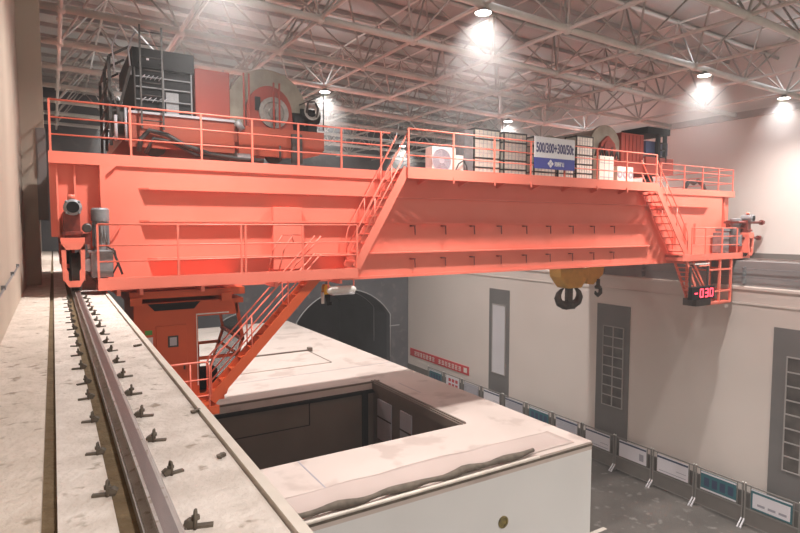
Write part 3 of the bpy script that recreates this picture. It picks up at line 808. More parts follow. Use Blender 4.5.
# ------------------------------------------------------------------ crane trolleys
t1 = thing('crane_trolley', (4.0, 18.3, 14.7), 'orange hoist trolley with black cabinet and big rope drum on left of the crane', 'crane trolley')
def wheels(root, xs):
    for x in xs:
        for y in (15.75, 21.2):
            MB().lathe((x, y - 0.08, 14.94), (0, 1, 0), [(0, 0.001), (0, 0.24), (0.16, 0.24), (0.16, 0.001)], 20).build('wheel', DARK, root)
m = MB()
m.box(1.65, 4.2, 15.35, 15.5, 14.88, 15.68); m.box(4.3, 6.1, 15.3, 15.45, 14.85, 15.62)
m.box(1.65, 6.1, 15.5, 21.6, 15.2, 15.62); m.box(1.65, 6.1, 21.6, 21.75, 14.9, 15.68)
m.box(6.1, 6.75, 15.3, 15.8, 15.12, 15.62); m.prism([(6.1, 15.12), (6.75, 15.12), (6.6, 14.98), (6.1, 14.85)], 'Y', 15.3, 15.8)
m.build('trolley_frame', TROLLEYSHADE, t1)
wheels(t1, (2.3, 5.4))
MB().box(1.65, 4.2, 15.3, 15.55, 15.68, 15.74).build('deck_edge', PAPERG, t1)
# black cabinet with glazed fronts and its ladder
m = MB().box(1.78, 3.22, 15.4, 18.5, 16.82, 17.28); bk = m.build('cabinet_hood', BLACK, t1)
m = MB().box(1.85, 3.15, 15.55, 18.4, 15.74, 16.82); m.build('black_cabinet', BLACK, t1)
m = MB()
for x in (1.82, 3.14): m.box(x, x + 0.03, 15.45, 15.5, 15.74, 16.82)
for z in (16.05, 16.35, 16.6): m.box(1.85, 3.14, 15.46, 15.5, z, z + 0.025)
m.box(2.47, 2.5, 15.45, 15.5, 15.74, 16.82)
m.build('cabinet_frame', GREYMETAL, t1)
m = MB().box(2.55, 2.85, 15.51, 15.55, 15.78, 16.3); m.build('grey_control_panel', GREYMETAL, t1)
MB().box(2.1, 2.16, 15.39, 15.4, 17.0, 17.06).build('maker_plate', PAPER, t1)
m = MB()
for k in range(5):
    y = 15.5
    m.path([(1.98 + 0.12 * k, y - 0.03, 16.0 + 0.03 * (k % 2)), (2.03 + 0.12 * k, y - 0.06, 16.08), (2.08 + 0.12 * k, y - 0.03, 16.12)], 0.01, 6)
    m.path([(1.98 + 0.1 * k, y - 0.03, 16.55), (2.03 + 0.1 * k, y - 0.06, 16.62), (2.07 + 0.1 * k, y - 0.03, 16.66)], 0.01, 6)
m.build('cable_clips', PAPERG, t1)
ld = MB()
for x in (1.93, 2.42): ld.bar((x, 15.15, 15.3), (x, 15.15, 17.75), 0.04, 0.04, (0, 1, 0))
for z in [15.5 + 0.3 * i for i in range(8)]: ld.tube((1.93, 15.15, z), (2.42, 15.15, z), 0.015, 6)
for x in (1.93, 2.42): ld.bar((x, 15.15, 15.4), (x, 15.35, 15.4), 0.03, 0.03); ld.bar((x, 15.15, 16.95), (x, 15.4, 16.95), 0.03, 0.03)
ld.build('ladder', DARK, t1)
# side frame with hoses and lattice on the left
m = MB()
for y in (15.5, 16.8, 18.4):
    m.box(1.25, 1.32, y, y + 0.07, 14.9, 17.0); m.bar((1.28, y, 17.0), (1.75, y, 17.3), 0.05, 0.05); m.box(1.3, 1.7, y, y + 0.06, 15.4, 15.46)
for z in (15.45, 15.9, 16.4, 16.9): m.box(1.25, 1.3, 15.5, 18.4, z, z + 0.05)
for i in range(6): m.box(1.36, 1.72, 15.7 + i * 0.45, 16.0 + i * 0.45, 15.2 + 0.12 * i, 15.75 + 0.14 * i)
m.bar((1.25, 15.5, 14.95), (1.75, 15.4, 16.8), 0.06, 0.06); m.bar((1.7, 15.45, 15.0), (1.3, 15.45, 16.2), 0.05, 0.05)
m.build('side_frame', DARK, t1)
for x in (1.4, 1.75): MB().path([(x, 15.4, 16.6), (x - 0.05, 15.4, 17.2), (x + 0.05, 15.4, 17.5), (x + 0.15, 15.6, 17.7)], 0.02, 6).build('white_pipe', PAPERG, t1)
MB().tube((1.38, 15.38, 15.0), (1.38, 15.38, 15.6), 0.04, 8).build('white_pipe', PAPERG, t1); MB().tube((1.6, 15.38, 15.0), (1.6, 15.38, 15.8), 0.03, 8).build('white_pipe', PAPERG, t1)
# rust red cabinet
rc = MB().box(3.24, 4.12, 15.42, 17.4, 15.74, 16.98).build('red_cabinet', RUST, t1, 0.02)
MB().tube((4.0, 15.6, 16.98), (4.0, 15.6, 17.06), 0.03, 8).build('lifting_eye', PAPERG, rc)
# rope drum and its pedestal
dc = (5.22, 0, 16.12)
m = MB().lathe((dc[0], 15.62, dc[2]), (0, 1, 0), [(0, 0.001), (0, 1.14), (0.1, 1.14), (0.1, 1.0)] + [p for i in range(26) for p in ((0.12 + i * 0.11, 1.0), (0.175 + i * 0.11, 1.035))] + [(3.0, 1.0), (3.0, 1.14), (3.1, 1.14), (3.1, 0.001)], 40)
dr = m.build('rope_drum', DRUM, t1)
pd = MB()
ar = [(dc[0] + 0.64 * math.cos(a), dc[2] - 0.05 + 0.72 * math.sin(a)) for a in [PI * i / 14 for i in range(15)]]
pd.prism([(dc[0] + 0.68, 15.55), *ar, (dc[0] - 0.64, 15.55)], 'Y', 15.48, 15.6)
pd.build('drum_pedestal', RUST, t1)
m = MB().lathe((dc[0] + 0.1, 15.48, dc[2] - 0.05), (0, -1, 0), [(0, 0.42), (0.06, 0.42), (0.06, 0.3), (0.02, 0.28), (0.02, 0.16), (0.08, 0.14), (0.08, 0.001)], 26); m.build('bearing_hub', STEEL, t1)
MB().box(dc[0] - 0.42, dc[0] - 0.28, 15.42, 15.48, 16.1, 16.45).build('bearing_bracket', BLACK, t1); MB().box(dc[0] + 0.05, dc[0] + 0.12, 15.36, 15.4, 15.7, 16.15).build('bearing_bracket', BLACK, t1)
for x in (4.46, 4.6, 5.28, 5.44): MB().box(x - 0.02, x + 0.02, 15.3, 15.34, 15.6, 17.0 if x < 5 else 16.85).build('guard_post', RUST, t1)
m = MB().tube((6.15, 15.6, 16.1), (6.7, 15.6, 16.1), 0.2, 16); m.tube((5.9, 15.7, 15.9), (6.2, 15.7, 15.9), 0.28, 16)
m.box(5.85, 6.35, 15.55, 16.0, 15.62, 15.8); m.box(6.35, 6.62, 15.5, 15.9, 15.62, 15.95); m.build('hoist_motor', BLACK, t1)
m = MB().lathe((6.42, 15.42, 16.2), (0, -1, 0), [(0, 0.16), (0.05, 0.24), (0.05, 0.2), (0.0, 0.12)], 20); m.build('brake_disc', STEEL, t1)
m = MB().path([(6.05, 15.4, 16.35), (6.78, 15.4, 16.72), (6.78, 15.4, 15.7)], 0.022, 6)
m.path([(6.25, 15.38, 16.15), (6.3, 15.36, 16.45), (6.5, 15.36, 16.48), (6.6, 15.36, 16.3), (6.55, 15.38, 16.05)], 0.03, 6); m.build('cable_arm', DARK, t1)
m = MB().path([(1.85, 15.2, 14.75), (1.9, 15.22, 15.05), (2.1, 15.22, 15.28), (2.5, 15.22, 15.2), (2.9, 15.2, 14.98), (3.5, 15.18, 14.8), (4.2, 15.15, 14.72), (4.9, 15.15, 14.7)], 0.06, 8)
m.path([(2.0, 15.26, 14.72), (2.2, 15.27, 15.1), (2.6, 15.27, 15.05), (3.2, 15.25, 14.75), (4.0, 15.2, 14.68)], 0.045, 8); m.build('hose_bundle', HOSE, t1)
m = MB().box(4.2, 4.55, 15.1, 15.3, 14.72, 14.86); m.build('limit_switch', GREYMETAL, t1); MB().tube((4.25, 15.3, 15.72), (4.4, 15.3, 15.5), 0.09, 10).build('warning_horn', GREYMETAL, t1)
m = MB().box(5.75, 6.05, 15.2, 15.3, 14.7, 15.5); m.tube((5.4, 15.2, 14.75), (5.4, 15.2, 15.15), 0.03, 8); m.build('cable_box', DARK, t1)

t2 = thing('crane_trolley', (20.8, 18.3, 14.7), 'smaller hoist trolley with brown disc and rust cabinet at right end of crane', 'crane trolley')
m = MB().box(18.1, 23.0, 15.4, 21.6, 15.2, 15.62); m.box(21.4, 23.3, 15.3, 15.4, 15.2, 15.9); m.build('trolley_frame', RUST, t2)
wheels(t2, (18.9, 22.2))
MB().lathe((19.2, 15.6, 16.12), (0, 1, 0), [(0, 0.001), (0, 0.92), (0.12, 0.92), (0.12, 0.8), (3.0, 0.8), (3.0, 0.92), (3.1, 0.92), (3.1, 0.001)], 36).build('rope_drum', DRUM, t2)
m = MB().prism([(18.6, 15.62), (19.8, 15.62), (19.6, 16.3), (19.2, 16.6), (18.8, 16.3)], 'Y', 15.46, 15.58); m.build('drum_pedestal', RUST, t2)
MB().lathe((19.2, 15.46, 16.1), (0, -1, 0), [(0, 0.3), (0.06, 0.3), (0.06, 0.001)], 20).build('bearing_hub', DARKRED, t2)
MB().box(20.05, 21.5, 15.5, 17.3, 15.62, 16.82).build('red_cabinet', RUST, t2, 0.02)
m = MB()
for i in range(1, 6): m.box(20.05 + i * 0.24 - 0.01, 20.05 + i * 0.24 + 0.01, 15.48, 15.5, 15.7, 16.75)
m.build('cabinet_ribs', DARKRED, t2)
m = MB().box(21.45, 23.0, 15.3, 16.6, 16.88, 17.15); m.box(22.2, 22.35, 15.3, 15.45, 15.62, 16.9); m.box(22.7, 22.8, 15.3, 15.45, 15.62, 16.9)
for z in (15.9, 16.2, 16.5): m.box(22.2, 22.8, 15.3, 15.34, z, z + 0.05)
m.build('black_cabinet', BLACK, t2)
MB().box(21.65, 23.15, 15.5, 16.5, 16.05, 16.6).build('navy_cabinet', NAVYBOX, t2)
m = MB()
for k in range(5): m.path([(18.3 + 0.3 * k, 15.37, 15.7), (18.4 + 0.3 * k, 15.36, 16.0 + 0.1 * (k % 2)), (18.5 + 0.3 * k, 15.37, 15.7)], 0.04, 6)
m.build('hose_bundle', HOSE, t2)
m = MB().path([(24.0, 15.2, 14.6), (24.3, 15.2, 15.0), (24.7, 15.2, 14.9), (25.0, 15.2, 15.05), (25.4, 15.2, 14.85), (25.6, 15.2, 14.6)], 0.09, 8); tag(m.build('hose_coil', HOSE), 'heap of dark hose lying on the deck at the right end of crane', 'hose')

# hook blocks
hb = thing('hook_block', (19.3, 17.9, 9.3), 'yellow sheave block with dark double hook under the crane', 'hook block')
m = MB().prism([(18.38, 11.1), (20.25, 11.1), (20.2, 10.75), (19.75, 10.22), (18.9, 10.22), (18.42, 10.75)], 'Y', 17.55, 18.25); m.build('sheave_housing', YELLOW, hb, 0.04)
m = MB()
for y in (17.75, 17.9, 18.05): m.lathe((19.3, y, 10.95), (0, 1, 0), [(-0.05, 0.001), (-0.05, 0.75), (0.05, 0.75), (0.05, 0.001)], 28)
m.build('sheave', DARK, hb)
hk = MB()
hk.box(19.15, 19.45, 17.8, 18.0, 9.6, 10.24)
for s in (-1, 1):
    pts = [(19.3 + s * a, z) for a, z in ((0.0, 9.44), (0.3, 9.44), (0.58, 9.56), (0.7, 9.78), (0.64, 9.98), (0.48, 10.14), (0.34, 10.2))]
    hk.path([(p[0], 17.9, p[1]) for p in pts], 0.15, 10, rad=[0.17, 0.19, 0.18, 0.16, 0.12, 0.07, 0.03])
hk.prism([(19.0, 9.25), (19.6, 9.25), (19.62, 9.6), (18.98, 9.6)], 'Y', 17.78, 18.02)
hk.build('double_hook', HOOKM, hb)
for x in (18.65, 18.95, 19.65, 19.95):
    for y in (17.72, 18.08): MB().tube((x, y, 11.0), (x, y, 15.2), 0.02, 6).build('hoist_rope', ROPE, hb)
ah = thing('auxiliary_hook', (21.0, 17.7, 9.8), 'small single hook block hanging right of the double hook', 'hook block')
m = MB().prism([(20.3, 11.2), (21.45, 11.2), (21.35, 10.75), (20.7, 10.3), (20.3, 10.35)], 'Y', 17.7, 18.1); m.build('sheave_housing', YELLOW, ah, 0.03)
m = MB().tube((21.0, 17.7, 10.55), (21.0, 17.7, 10.2), 0.09, 10); m.lathe((21.0, 17.7, 10.3), (0, 0, -1), [(0, 0.06), (0.1, 0.16), (0.2, 0.14)], 14)
m.path([(21.0, 17.7, 10.2), (21.17, 17.7, 10.08), (21.17, 17.7, 9.9), (21.0, 17.7, 9.8), (20.84, 17.7, 9.9), (20.82, 17.7, 10.0)], 0.06, 8, rad=[0.08, 0.09, 0.1, 0.1, 0.07, 0.03]); m.build('hook', HOOKM, ah)
for x in (20.55, 20.85, 21.2): MB().tube((x, 17.9, 11.1), (x, 17.9, 15.2), 0.018, 6).build('hoist_rope', ROPE, ah)
for o in (hb, ah): o.location.x += 0.5                        # hangs a little right of the trolley centre

# right end: inspection cage and height display
cg = thing('inspection_cage', (24.8, 14.3, 9.6), 'red open frame cage hanging below right end of the crane', 'cage')
m = MB()
for x in (23.92, 24.8, 25.68):
    for y in (13.95, 14.9): m.box(x - 0.045, x + 0.045, y - 0.045, y + 0.045, 9.62, 11.54)
for z in (9.66, 10.15, 11.1):
    for y in (13.95, 14.9): m.box(23.92, 25.68, y - 0.04, y + 0.04, z - 0.035, z + 0.035)
    for x in (23.92, 25.68): m.box(x - 0.04, x + 0.04, 13.95, 14.9, z - 0.03, z + 0.03)
m.build('frame', RED, cg)
MB().box(23.9, 25.7, 13.93, 14.92, 9.58, 9.66).build('floor_plate', RED, cg)
m = MB().box(24.2, 25.4, 14.84, 14.88, 9.7, 11.4); m.build('back_screen', GREYMETAL, cg)
m = MB()
m.bar((22.35, 13.95, 11.54), (23.3, 13.95, 9.95), 0.05, 0.12); m.bar((22.35, 14.5, 11.54), (23.3, 14.5, 9.95), 0.05, 0.12)
for i in range(8):
    t = (i + 0.5) / 8; m.box(22.35 + 0.95 * t - 0.1, 22.35 + 0.95 * t + 0.1, 13.97, 14.48, 11.54 - 1.59 * t - 0.02, 11.54 - 1.59 * t + 0.02)
m.bar((22.9, 14.0, 11.5), (23.9, 14.0, 10.2), 0.06, 0.08)
m.bar((22.6, 13.9, 11.3), (23.5, 13.9, 10.3), 0.03, 0.03); m.tube((23.2, 13.9, 11.3), (23.9, 13.9, 11.3), 0.03, 8)
m.build('access_ladder', RED, cg)
m = MB().box(22.9, 23.95, 13.9, 14.4, 11.36, 11.42); m.build('ledge_plate', WHITE, cg)
lb_ = thing('led_display', (23.2, 13.75, 9.85), 'black digital height display showing red digits beside the hanging cage', 'display')
mx = Matrix.Rotation(math.radians(-2.0), 4, 'Y')
MB().box(22.38, 24.02, 13.68, 13.86, 9.92, 10.46).build('housing', BLACK, lb_, 0.015)
for x in (22.5, 23.75): MB().box(x, x + 0.1, 13.86, 13.92, 10.0, 11.3).build('bracket', DARK, lb_)
m = MB().box(22.9, 23.95, 13.8, 14.4, 9.62, 9.92); m.build('control_box', DARK, lb_)
SEG = {'a': ((0, 1), (1, 1)), 'b': ((1, 1), (1, 0.5)), 'c': ((1, 0.5), (1, 0)), 'd': ((0, 0), (1, 0)), 'e': ((0, 0), (0, 0.5)), 'f': ((0, 0.5), (0, 1)), 'g': ((0, 0.5), (1, 0.5))}
def digit(segs, x, z, w, h):
    m = MB()
    for s_ in segs:
        (ax, az), (bx, bz) = SEG[s_]
        m.bar((x + ax * w, 13.672, z + az * h), (x + bx * w, 13.672, z + bz * h), 0.06, 0.012, (0, 1, 0))
    m.build('digit', LED, lb_)
digit('g', 22.56, 10.03, 0.2, 0.32)
digit('abcdef', 22.95, 10.03, 0.2, 0.32)
digit('abcdg', 23.31, 10.03, 0.2, 0.32)
digit('abcdef', 23.66, 10.03, 0.2, 0.32)

# ------------------------------------------------------------------ runway rails and their clips
def rail(xc, label):
    r = thing('crane_rail', (xc, 13.0, ZR), label, 'crane rail')
    y0, y1 = (1.0, 41.2)
    z = 11.47
    MB().box(xc - 0.085, xc + 0.085, y0, y1, 11.41 if xc < 1 else 11.45, z).build('sole_plate', RAILSIDE, r)
    MB().prism([(xc - 0.075, z), (xc + 0.075, z), (xc + 0.075, z + 0.012), (xc + 0.03, z + 0.025), (xc + 0.022, z + 0.05), (xc + 0.045, z + 0.06), (xc + 0.045, z + 0.09), (xc - 0.045, z + 0.09), (xc - 0.045, z + 0.06), (xc - 0.022, z + 0.05), (xc - 0.03, z + 0.025), (xc - 0.075, z + 0.012)], 'Y', y0, y1).build('rail_profile', RAILSIDE, r)
    MB().box(xc - 0.03, xc + 0.03, y0, y1, z + 0.09, z + 0.0915).build('running_band', RAILTOP, r)
rail(0.4, 'long steel crane rail on the left ledge running from the foreground under the wheel truck')
rail(26.6, 'steel crane rail on the ledge at the right wall')
def make_clip():
    r = thing('rail_clip', (0, 0, 0), 'x', 'rail clip', 'rail clips along the crane rail')
    MB().box(-0.06, 0.03, -0.012, 0.012, 0.0, 0.01).build('base_plate', CLIPM, r)
    m = MB().prism([(0.0, 0.01), (0.035, 0.01), (0.04, 0.022), (0.022, 0.034), (0.0, 0.028)], 'Y', -0.016, 0.016); m.build('clamp_jaw', CLIPM, r)
    m = MB().path([(0.002, -0.014, 0.0), (0.0, -0.014, 0.045), (0.0, -0.006, 0.062), (0.0, 0.008, 0.062), (0.0, 0.014, 0.048), (0.002, 0.014, 0.0)], 0.0065, 6)
    m.lathe((0.0, -0.002, 0.03), (0, 0, 1), [(0, 0.001), (0, 0.016), (0.013, 0.016), (0.013, 0.001)], 6)
    m.build('bolt', CLIPM, r)
    return r
clip = make_clip(); first = True
for side, xx in ((1, 0.205), (-1, 0.545)):
    for k in range(17):
        c = clip if first else copy_tree(clip)
        first = False
        zz = ZR if side > 0 else ZR - 0.005
        c.location = (xx + random.uniform(-0.008, 0.008), 2.75 + 0.66 * k + random.uniform(-0.06, 0.06) + (0 if side > 0 else 0.04), zz)
        c.rotation_euler = (0, 0, (0 if side > 0 else PI) + random.uniform(-0.35, 0.35))
        s = random.uniform(1.15, 1.45); c.scale = (s, s, s)
        nth = ['nearest', 'second', 'third', 'fourth', 'fifth', 'sixth', 'seventh', 'eighth', 'ninth', 'tenth', 'eleventh', 'twelfth', 'thirteenth', 'fourteenth', 'fifteenth', 'sixteenth', 'farthest'][k]
        c['label'] = 'rusty rail clip on the %s side of the crane rail, %s from the camera' % ('left' if side > 0 else 'right', nth)
c = copy_tree(clip); c.location = (-0.42, 4.55, 11.47); c.rotation_euler = (0, 0, 0.6); c.scale = (1.2, 1.2, 1.2)
c['label'] = 'loose rusty clip lying on the rough outer ledge by left wall'; c['group'] = 'loose clips'
# bits of scrap on the ledge
for i, (x, y, l, lab) in enumerate(((0.8, 7.6, 0.09, 'dark scrap of wood on the inner ledge near the pale curb'), (0.88, 4.6, 0.07, 'thin dark stick on the inner ledge by the curb'), (0.84, 3.6, 0.05, 'short dark splinter on the inner ledge close to the camera'))):
    m = MB().bar((x, y, ZR + 0.008), (x + l, y + l * 0.25, ZR + 0.012), 0.03, 0.02)
    m.bar((x + 0.01, y - 0.02, ZR + 0.008), (x + l * 0.7, y + 0.03, ZR + 0.012), 0.02, 0.015)
    tag(m.build('wood_scrap', CLIPM), lab, 'scrap')

# conductor bars on the right runway beam
cb = thing('conductor_bar', (25.95, 20, 10.9), 'thin grey conductor bars on brackets along the right runway beam', 'conductor')
for z in (10.75, 11.12): MB().box(25.78, 25.82, 6, 41, z - 0.025, z + 0.025).build('bar', GREYMETAL, cb)
for i in range(12):
    y = 11.0 + 2.5 * i
    MB().box(25.78, 26.02, y - 0.03, y + 0.03, 10.45, 11.2).build('bracket', GREYMETAL, cb)

# ------------------------------------------------------------------ the white enclosure below the crane
en = thing('white_enclosure', (7.5, 24.75, 0), 'large white walled enclosure with flat dusty pale roof and dark rectangular opening', 'enclosure')
EX0, EX1, EY0, EY1, EZ = 1.1, 13.86, 11.5, 38.0, 6.4
HX0, HX1, HY0, HY1 = 3.0, 11.3, 14.75, 20.75
m = MB()
m.box(EX0, EX1, EY0, HY0, EZ - 0.25, EZ); m.box(EX0, EX1, HY1, EY1, EZ - 0.25, EZ)
m.box(EX0, HX0, HY0, HY1, EZ - 0.25, EZ); m.box(HX1, EX1, HY0, HY1, EZ - 0.25, EZ)
m.build('roof_slab', ROOFTOP, en)
MB().box(EX0, EX1 - 0.002, EY0, EY0 + 0.2, 0, EZ - 0.25).build('front_wall', WHITEW, en)
m = MB().box(EX1 - 0.2, EX1, EY0 + 0.2, EY1 - 0.2, 0, EZ - 0.25); m.box(EX0, EX0 + 0.2, EY0 + 0.2, EY1 - 0.2, 0, EZ - 0.25); m.build('side_walls', WHITEW, en)
MB().box(EX0, EX1, EY1 - 0.2, EY1, 0, EZ - 0.25).build('rear_wall', WHITEW, en)
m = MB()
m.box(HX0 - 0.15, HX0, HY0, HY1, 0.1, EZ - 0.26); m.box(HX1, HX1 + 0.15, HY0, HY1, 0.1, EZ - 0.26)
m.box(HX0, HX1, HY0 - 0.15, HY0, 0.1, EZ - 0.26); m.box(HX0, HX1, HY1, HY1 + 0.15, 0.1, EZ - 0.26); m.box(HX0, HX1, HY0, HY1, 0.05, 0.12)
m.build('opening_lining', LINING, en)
m = MB()
m.box(HX0, 8.4, HY1 - 0.02, HY1, 5.1, 5.13); m.box(8.4, 8.44, HY1 - 0.02, HY1, 5.1, 6.1); m.box(10.75, 11.0, HY1 - 0.1, HY1, 0.1, 6.1)
m.box(HX0, HX1, HY1 - 0.12, HY1 + 0.02, 6.02, 6.15)
m.build('lining_seams', BLACK, en)
for y0, y1 in ((19.2, 20.3), (17.7, 18.5)):
    p = MB().box(HX1 - 0.06, HX1, y0, y1, 4.2, 5.85).build('inner_door', PAPERG, en)
    MB().box(HX1 - 0.08, HX1 - 0.05, y0, y1, 5.1, 5.16).build('door_bar', DARK, p)
m = MB()
for x in (HX1 + 0.02, HX1 + 0.16): m.box(x, x + 0.07, HY0 - 0.02, HY1 + 0.25, EZ, EZ + 0.06)
m.box(HX1 - 0.05, HX1, HY0, HY1, EZ - 0.3, EZ + 0.03)
m.build('sliding_track', LINING, en)
m = MB().box(HX0, HX1 + 0.3, HY1, HY1 + 0.08, EZ, EZ + 0.07); m.build('opening_kerb', LINING, en)
# closed hatch farther back
h = MB().box(4.2, 11.25, 25.0, 27.9, EZ, EZ + 0.035).build('hatch_cover', ROOFTOP, en)
m = MB().box(4.2, 11.45, 27.9, 28.05, EZ, EZ + 0.09); m.box(11.3, 11.5, 27.8, 28.1, EZ, EZ + 0.2); m.box(11.25, 11.33, 25.0, 27.9, EZ, EZ + 0.04); m.build('hatch_bar', LINING, h)
# roof seams
for q in ((EX0, EX1, 23.6, 23.64), (5.6, 5.64, EY0, HY0), (HX1 + 0.9, HX1 + 0.93, 18.5, 20.2)): MB().box(*q, EZ, EZ + 0.004).build('roof_seam', PRINT, en)
m = MB().box(EX0, EX1 + 0.01, EY0 - 0.02, EY0, EZ - 0.13, EZ - 0.06); m.build('edge_gap', TARP, en)
m = MB().tube((EX0, EY0 - 0.03, EZ + 0.0), (11.6, EY0 - 0.03, EZ + 0.0), 0.05, 8); m.build('edge_pipe', CURB, en)
# round porthole in the front wall
m = MB().lathe((10.31, EY0, 4.83), (0, -1, 0), [(0, 0.17), (0.03, 0.17), (0.03, 0.12), (0.005, 0.12), (0.005, 0.001)], 24); m.build('pipe_hole', mat('hole_brass', (0.25, 0.2, 0.06), 0.5, col2=(0.08, 0.06, 0.03), scale=8), en)
# dust sheet and rolled tarpaulin along the front edge
def sheet(x0, x1, y0, y1, z, nx=40, ny=10):
    m = MB(); vs = []
    for i in range(nx + 1):
        for j in range(ny + 1):
            x = x0 + (x1 - x0) * i / nx; y = y0 + (y1 - y0) * j / ny
            yy = y + (0.05 * math.sin(x * 0.9) + 0.02 * math.sin(x * 4.1 + 1) if j == ny else 0)
            vs.append((x, yy, z + 0.012 * math.sin(x * 2.3 + y) * (0.3 + j / ny) + 0.012))
    fs = [(i * (ny + 1) + j, (i + 1) * (ny + 1) + j, (i + 1) * (ny + 1) + j + 1, i * (ny + 1) + j + 1) for i in range(nx) for j in range(ny)]
    m._add(vs, fs, True)
    return m
o = sheet(1.6, 13.3, 11.7, 12.85, EZ + 0.012).build('dust_sheet', SHEET)
sd = o.modifiers.new('solid', 'SOLIDIFY'); sd.thickness = 0.008
tag(o, 'pinkish dust sheet spread along the front of the pale enclosure roof', 'sheet')
pts = []; rad = []
for i in range(45):
    x = 1.5 + (11.55 - 1.5) * i / 44
    pts.append((x, 11.58 + (0.04 if x > 9 else 0.0) + 0.03 * math.sin(x * 2.9), EZ + 0.135 + 0.02 * math.sin(x * 5))); rad.append(0.08 + 0.02 * math.sin(x * 3.7) + 0.012 * random.random())
o = MB().path(pts, 0.09, 10, rad).build('rolled_tarpaulin', TARP)
tag(o, 'grey brown rolled tarpaulin lying along the front edge of the enclosure roof', 'tarpaulin')

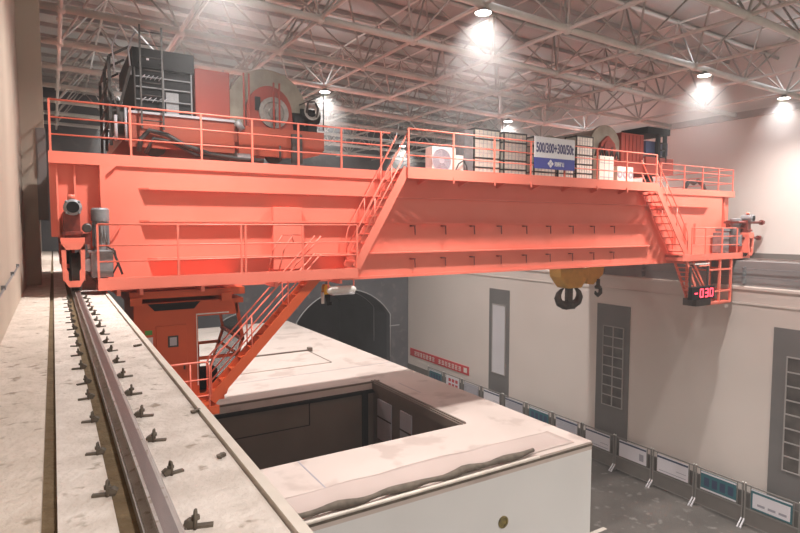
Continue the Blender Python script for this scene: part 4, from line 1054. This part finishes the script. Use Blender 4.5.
# ------------------------------------------------------------------ barriers with display boards along the right wall
BX = 25.2
blabs = ['rightmost, with white poster in a teal border', 'with dark teal poster of small columns, second from right', 'with white poster under thin navy header, third from right',
         'with white poster carrying small dark square, fourth from right', 'with pale poster in front of the middle window left edge', 'with grey printed poster, sixth from right',
         'with bright teal poster above the enclosure roof edge', 'with grey lavender poster, right of window nearest the tunnel', 'with pale poster under the window nearest the tunnel',
         'with plain dark grey board just past the banner end', 'with red and white poster below the red banner', 'farthest, with teal poster below left end of the banner']
bkind = ['tealborder', 'teal', 'white', 'square', 'white', 'print', 'teal', 'lav', 'white', 'dark', 'red', 'teal']
for k in range(12):
    y0 = 10.53 + 2.22 * k + 0.06; y1 = y0 + 2.1
    r = thing('barrier_board', (BX, (y0 + y1) / 2, 0), 'grey notice barrier ' + blabs[k], 'barrier', 'notice barriers along the right wall')
    m = MB()
    for y in (y0, y1):
        m.box(BX - 0.03, BX + 0.03, y - 0.03, y + 0.03, 0.02, 1.9)
    m.box(BX - 0.02, BX + 0.02, y0, y1, 1.82, 1.87); m.box(BX - 0.02, BX + 0.02, y0, y1, 0.78, 0.83); m.box(BX - 0.02, BX + 0.02, y0, y1, 0.1, 0.14)
    for y in (y0 + 0.22, y1 - 0.22): m.box(BX - 0.015, BX + 0.015, y - 0.015, y + 0.015, 0.8, 1.86)
    m.build('frame', BARRIERM, r)
    MB().box(BX + 0.0, BX + 0.012, y0 + 0.03, y1 - 0.03, 0.14, 0.78).build('lower_panel', PLINTH, r)
    for y in (y0, y1):
        m = MB().bar((BX, y, 0.35), (BX - 0.32, y, 0.0 + 0.03), 0.05, 0.05); m.bar((BX, y, 0.35), (BX + 0.2, y, 0.03), 0.05, 0.05); m.box(BX - 0.36, BX - 0.28, y - 0.03, y + 0.03, 0, 0.05)
        m.build('foot', PALEPANE, r)
        MB().ball((BX, y, 1.92), 0.035, 8, 5).build('post_cap', WHITE, r)
    kd = bkind[k]
    base = {'teal': TEAL, 'print': PAPERG, 'lav': PAPERG, 'dark': PRINT, 'tealborder': TEAL}.get(kd, PAPER)
    a, b, z0, z1 = y0 + 0.25, y1 - 0.25, 0.9, 1.76
    bd = MB().box(BX - 0.035, BX - 0.01, a, b, z0, z1).build('notice_board', base, r)
    F = BX - 0.037; G = BX - 0.0395
    m = MB()
    if kd == 'tealborder':
        MB().box(F, BX - 0.035, a + 0.07, b - 0.07, z0 + 0.07, z1 - 0.16).build('poster', PAPER, bd)
        for i in range(3): m.box(G, F, a + 0.2 + i * 0.42, a + 0.5 + i * 0.42, z0 + 0.2, z0 + 0.3)
        m.build('print', PRINT, bd)
        MB().box(F, BX - 0.035, a, b, z1 - 0.06, z1).build('header', PAPER, bd)
    elif kd == 'teal':
        MB().box(F, BX - 0.035, a, b, z0, z0 + 0.08).build('footer', PAPER, bd)
        MB().box(F, BX - 0.035, a, b, z1 - 0.1, z1 - 0.02).build('header', PAPER, bd)
        for i in range(4): m.box(F, BX - 0.035, a + 0.12 + i * 0.36, a + 0.36 + i * 0.36, z0 + 0.2, z0 + 0.6)
        m.build('print', NAVY, bd)
    elif kd == 'red':
        m = MB()
        for i in range(3):
            for j in range(2): m.box(F, BX - 0.035, a + 0.15 + i * 0.42, a + 0.45 + i * 0.42, z0 + 0.12 + j * 0.36, z0 + 0.36 + j * 0.36)
        m.build('print', BANNER, bd)
        MB().box(F, BX - 0.035, a, b, z1 - 0.08, z1).build('header', PAPER, bd)
    else:
        MB().box(F, BX - 0.035, a, b, z1 - 0.14, z1 - 0.05).build('header', NAVY if kd != 'dark' else PAPERG, bd)
        for i in range(7):
            if kd in ('print', 'lav', 'dark'): m.box(F, BX - 0.035, a + 0.1, b - 0.1 - 0.1 * (i % 3), z0 + 0.1 + i * 0.085, z0 + 0.14 + i * 0.085)
        if kd == 'square': m.box(F, BX - 0.035, a + 0.15, a + 0.4, z0 + 0.15, z0 + 0.5)
        if kd == 'white': m.box(F, BX - 0.035, a + 0.1, b - 0.1, z0 + 0.1, z0 + 0.13); m.box(F, BX - 0.035, a + 0.1, a + 0.6, z0 + 0.3, z0 + 0.33)
        if m.v: m.build('print', PAPERG if kd == 'dark' else PRINT, bd)

bl = thing('bollard', (18.0, 15.2, 0), 'short grey post on the floor just beyond the enclosure corner', 'bollard')
MB().box(17.92, 18.08, 15.12, 15.28, 0.0, 1.0).build('post', GREYMETAL, bl, 0.01)
MB().box(17.9, 18.1, 15.1, 15.3, 1.0, 1.05).build('cap', PAPERG, bl)
# red banner with pale lettering on the wall behind the barriers
bn = thing('red_banner', (25.9, 37, 2.0), 'long red banner with pale lettering at the far end of right wall', 'banner')
MB().box(25.95, 25.998, 32.9, 41.0, 1.98, 2.62).build('cloth', BANNER, bn)
m = MB()
yy = 40.3; k = 0
random.seed(3)
while yy > 33.9:                                           # blocky characters, too small in the photo to read
    if k not in (7,):
        m = MB()
        for i in range(3): m.box(25.94, 25.95, yy - 0.32, yy, 2.12 + i * 0.13, 2.16 + i * 0.13)
        for j in range(2):
            o_ = random.uniform(0.02, 0.13) + 0.15 * j
            m.box(25.94, 25.95, yy - o_ - 0.04, yy - o_, 2.1, 2.48)
        m.build('character', LETTER, bn)
    yy -= 0.44; k += 1
MB().box(25.94, 25.95, 33.1, 33.5, 2.12, 2.48).build('end_mark', LETTER, bn)
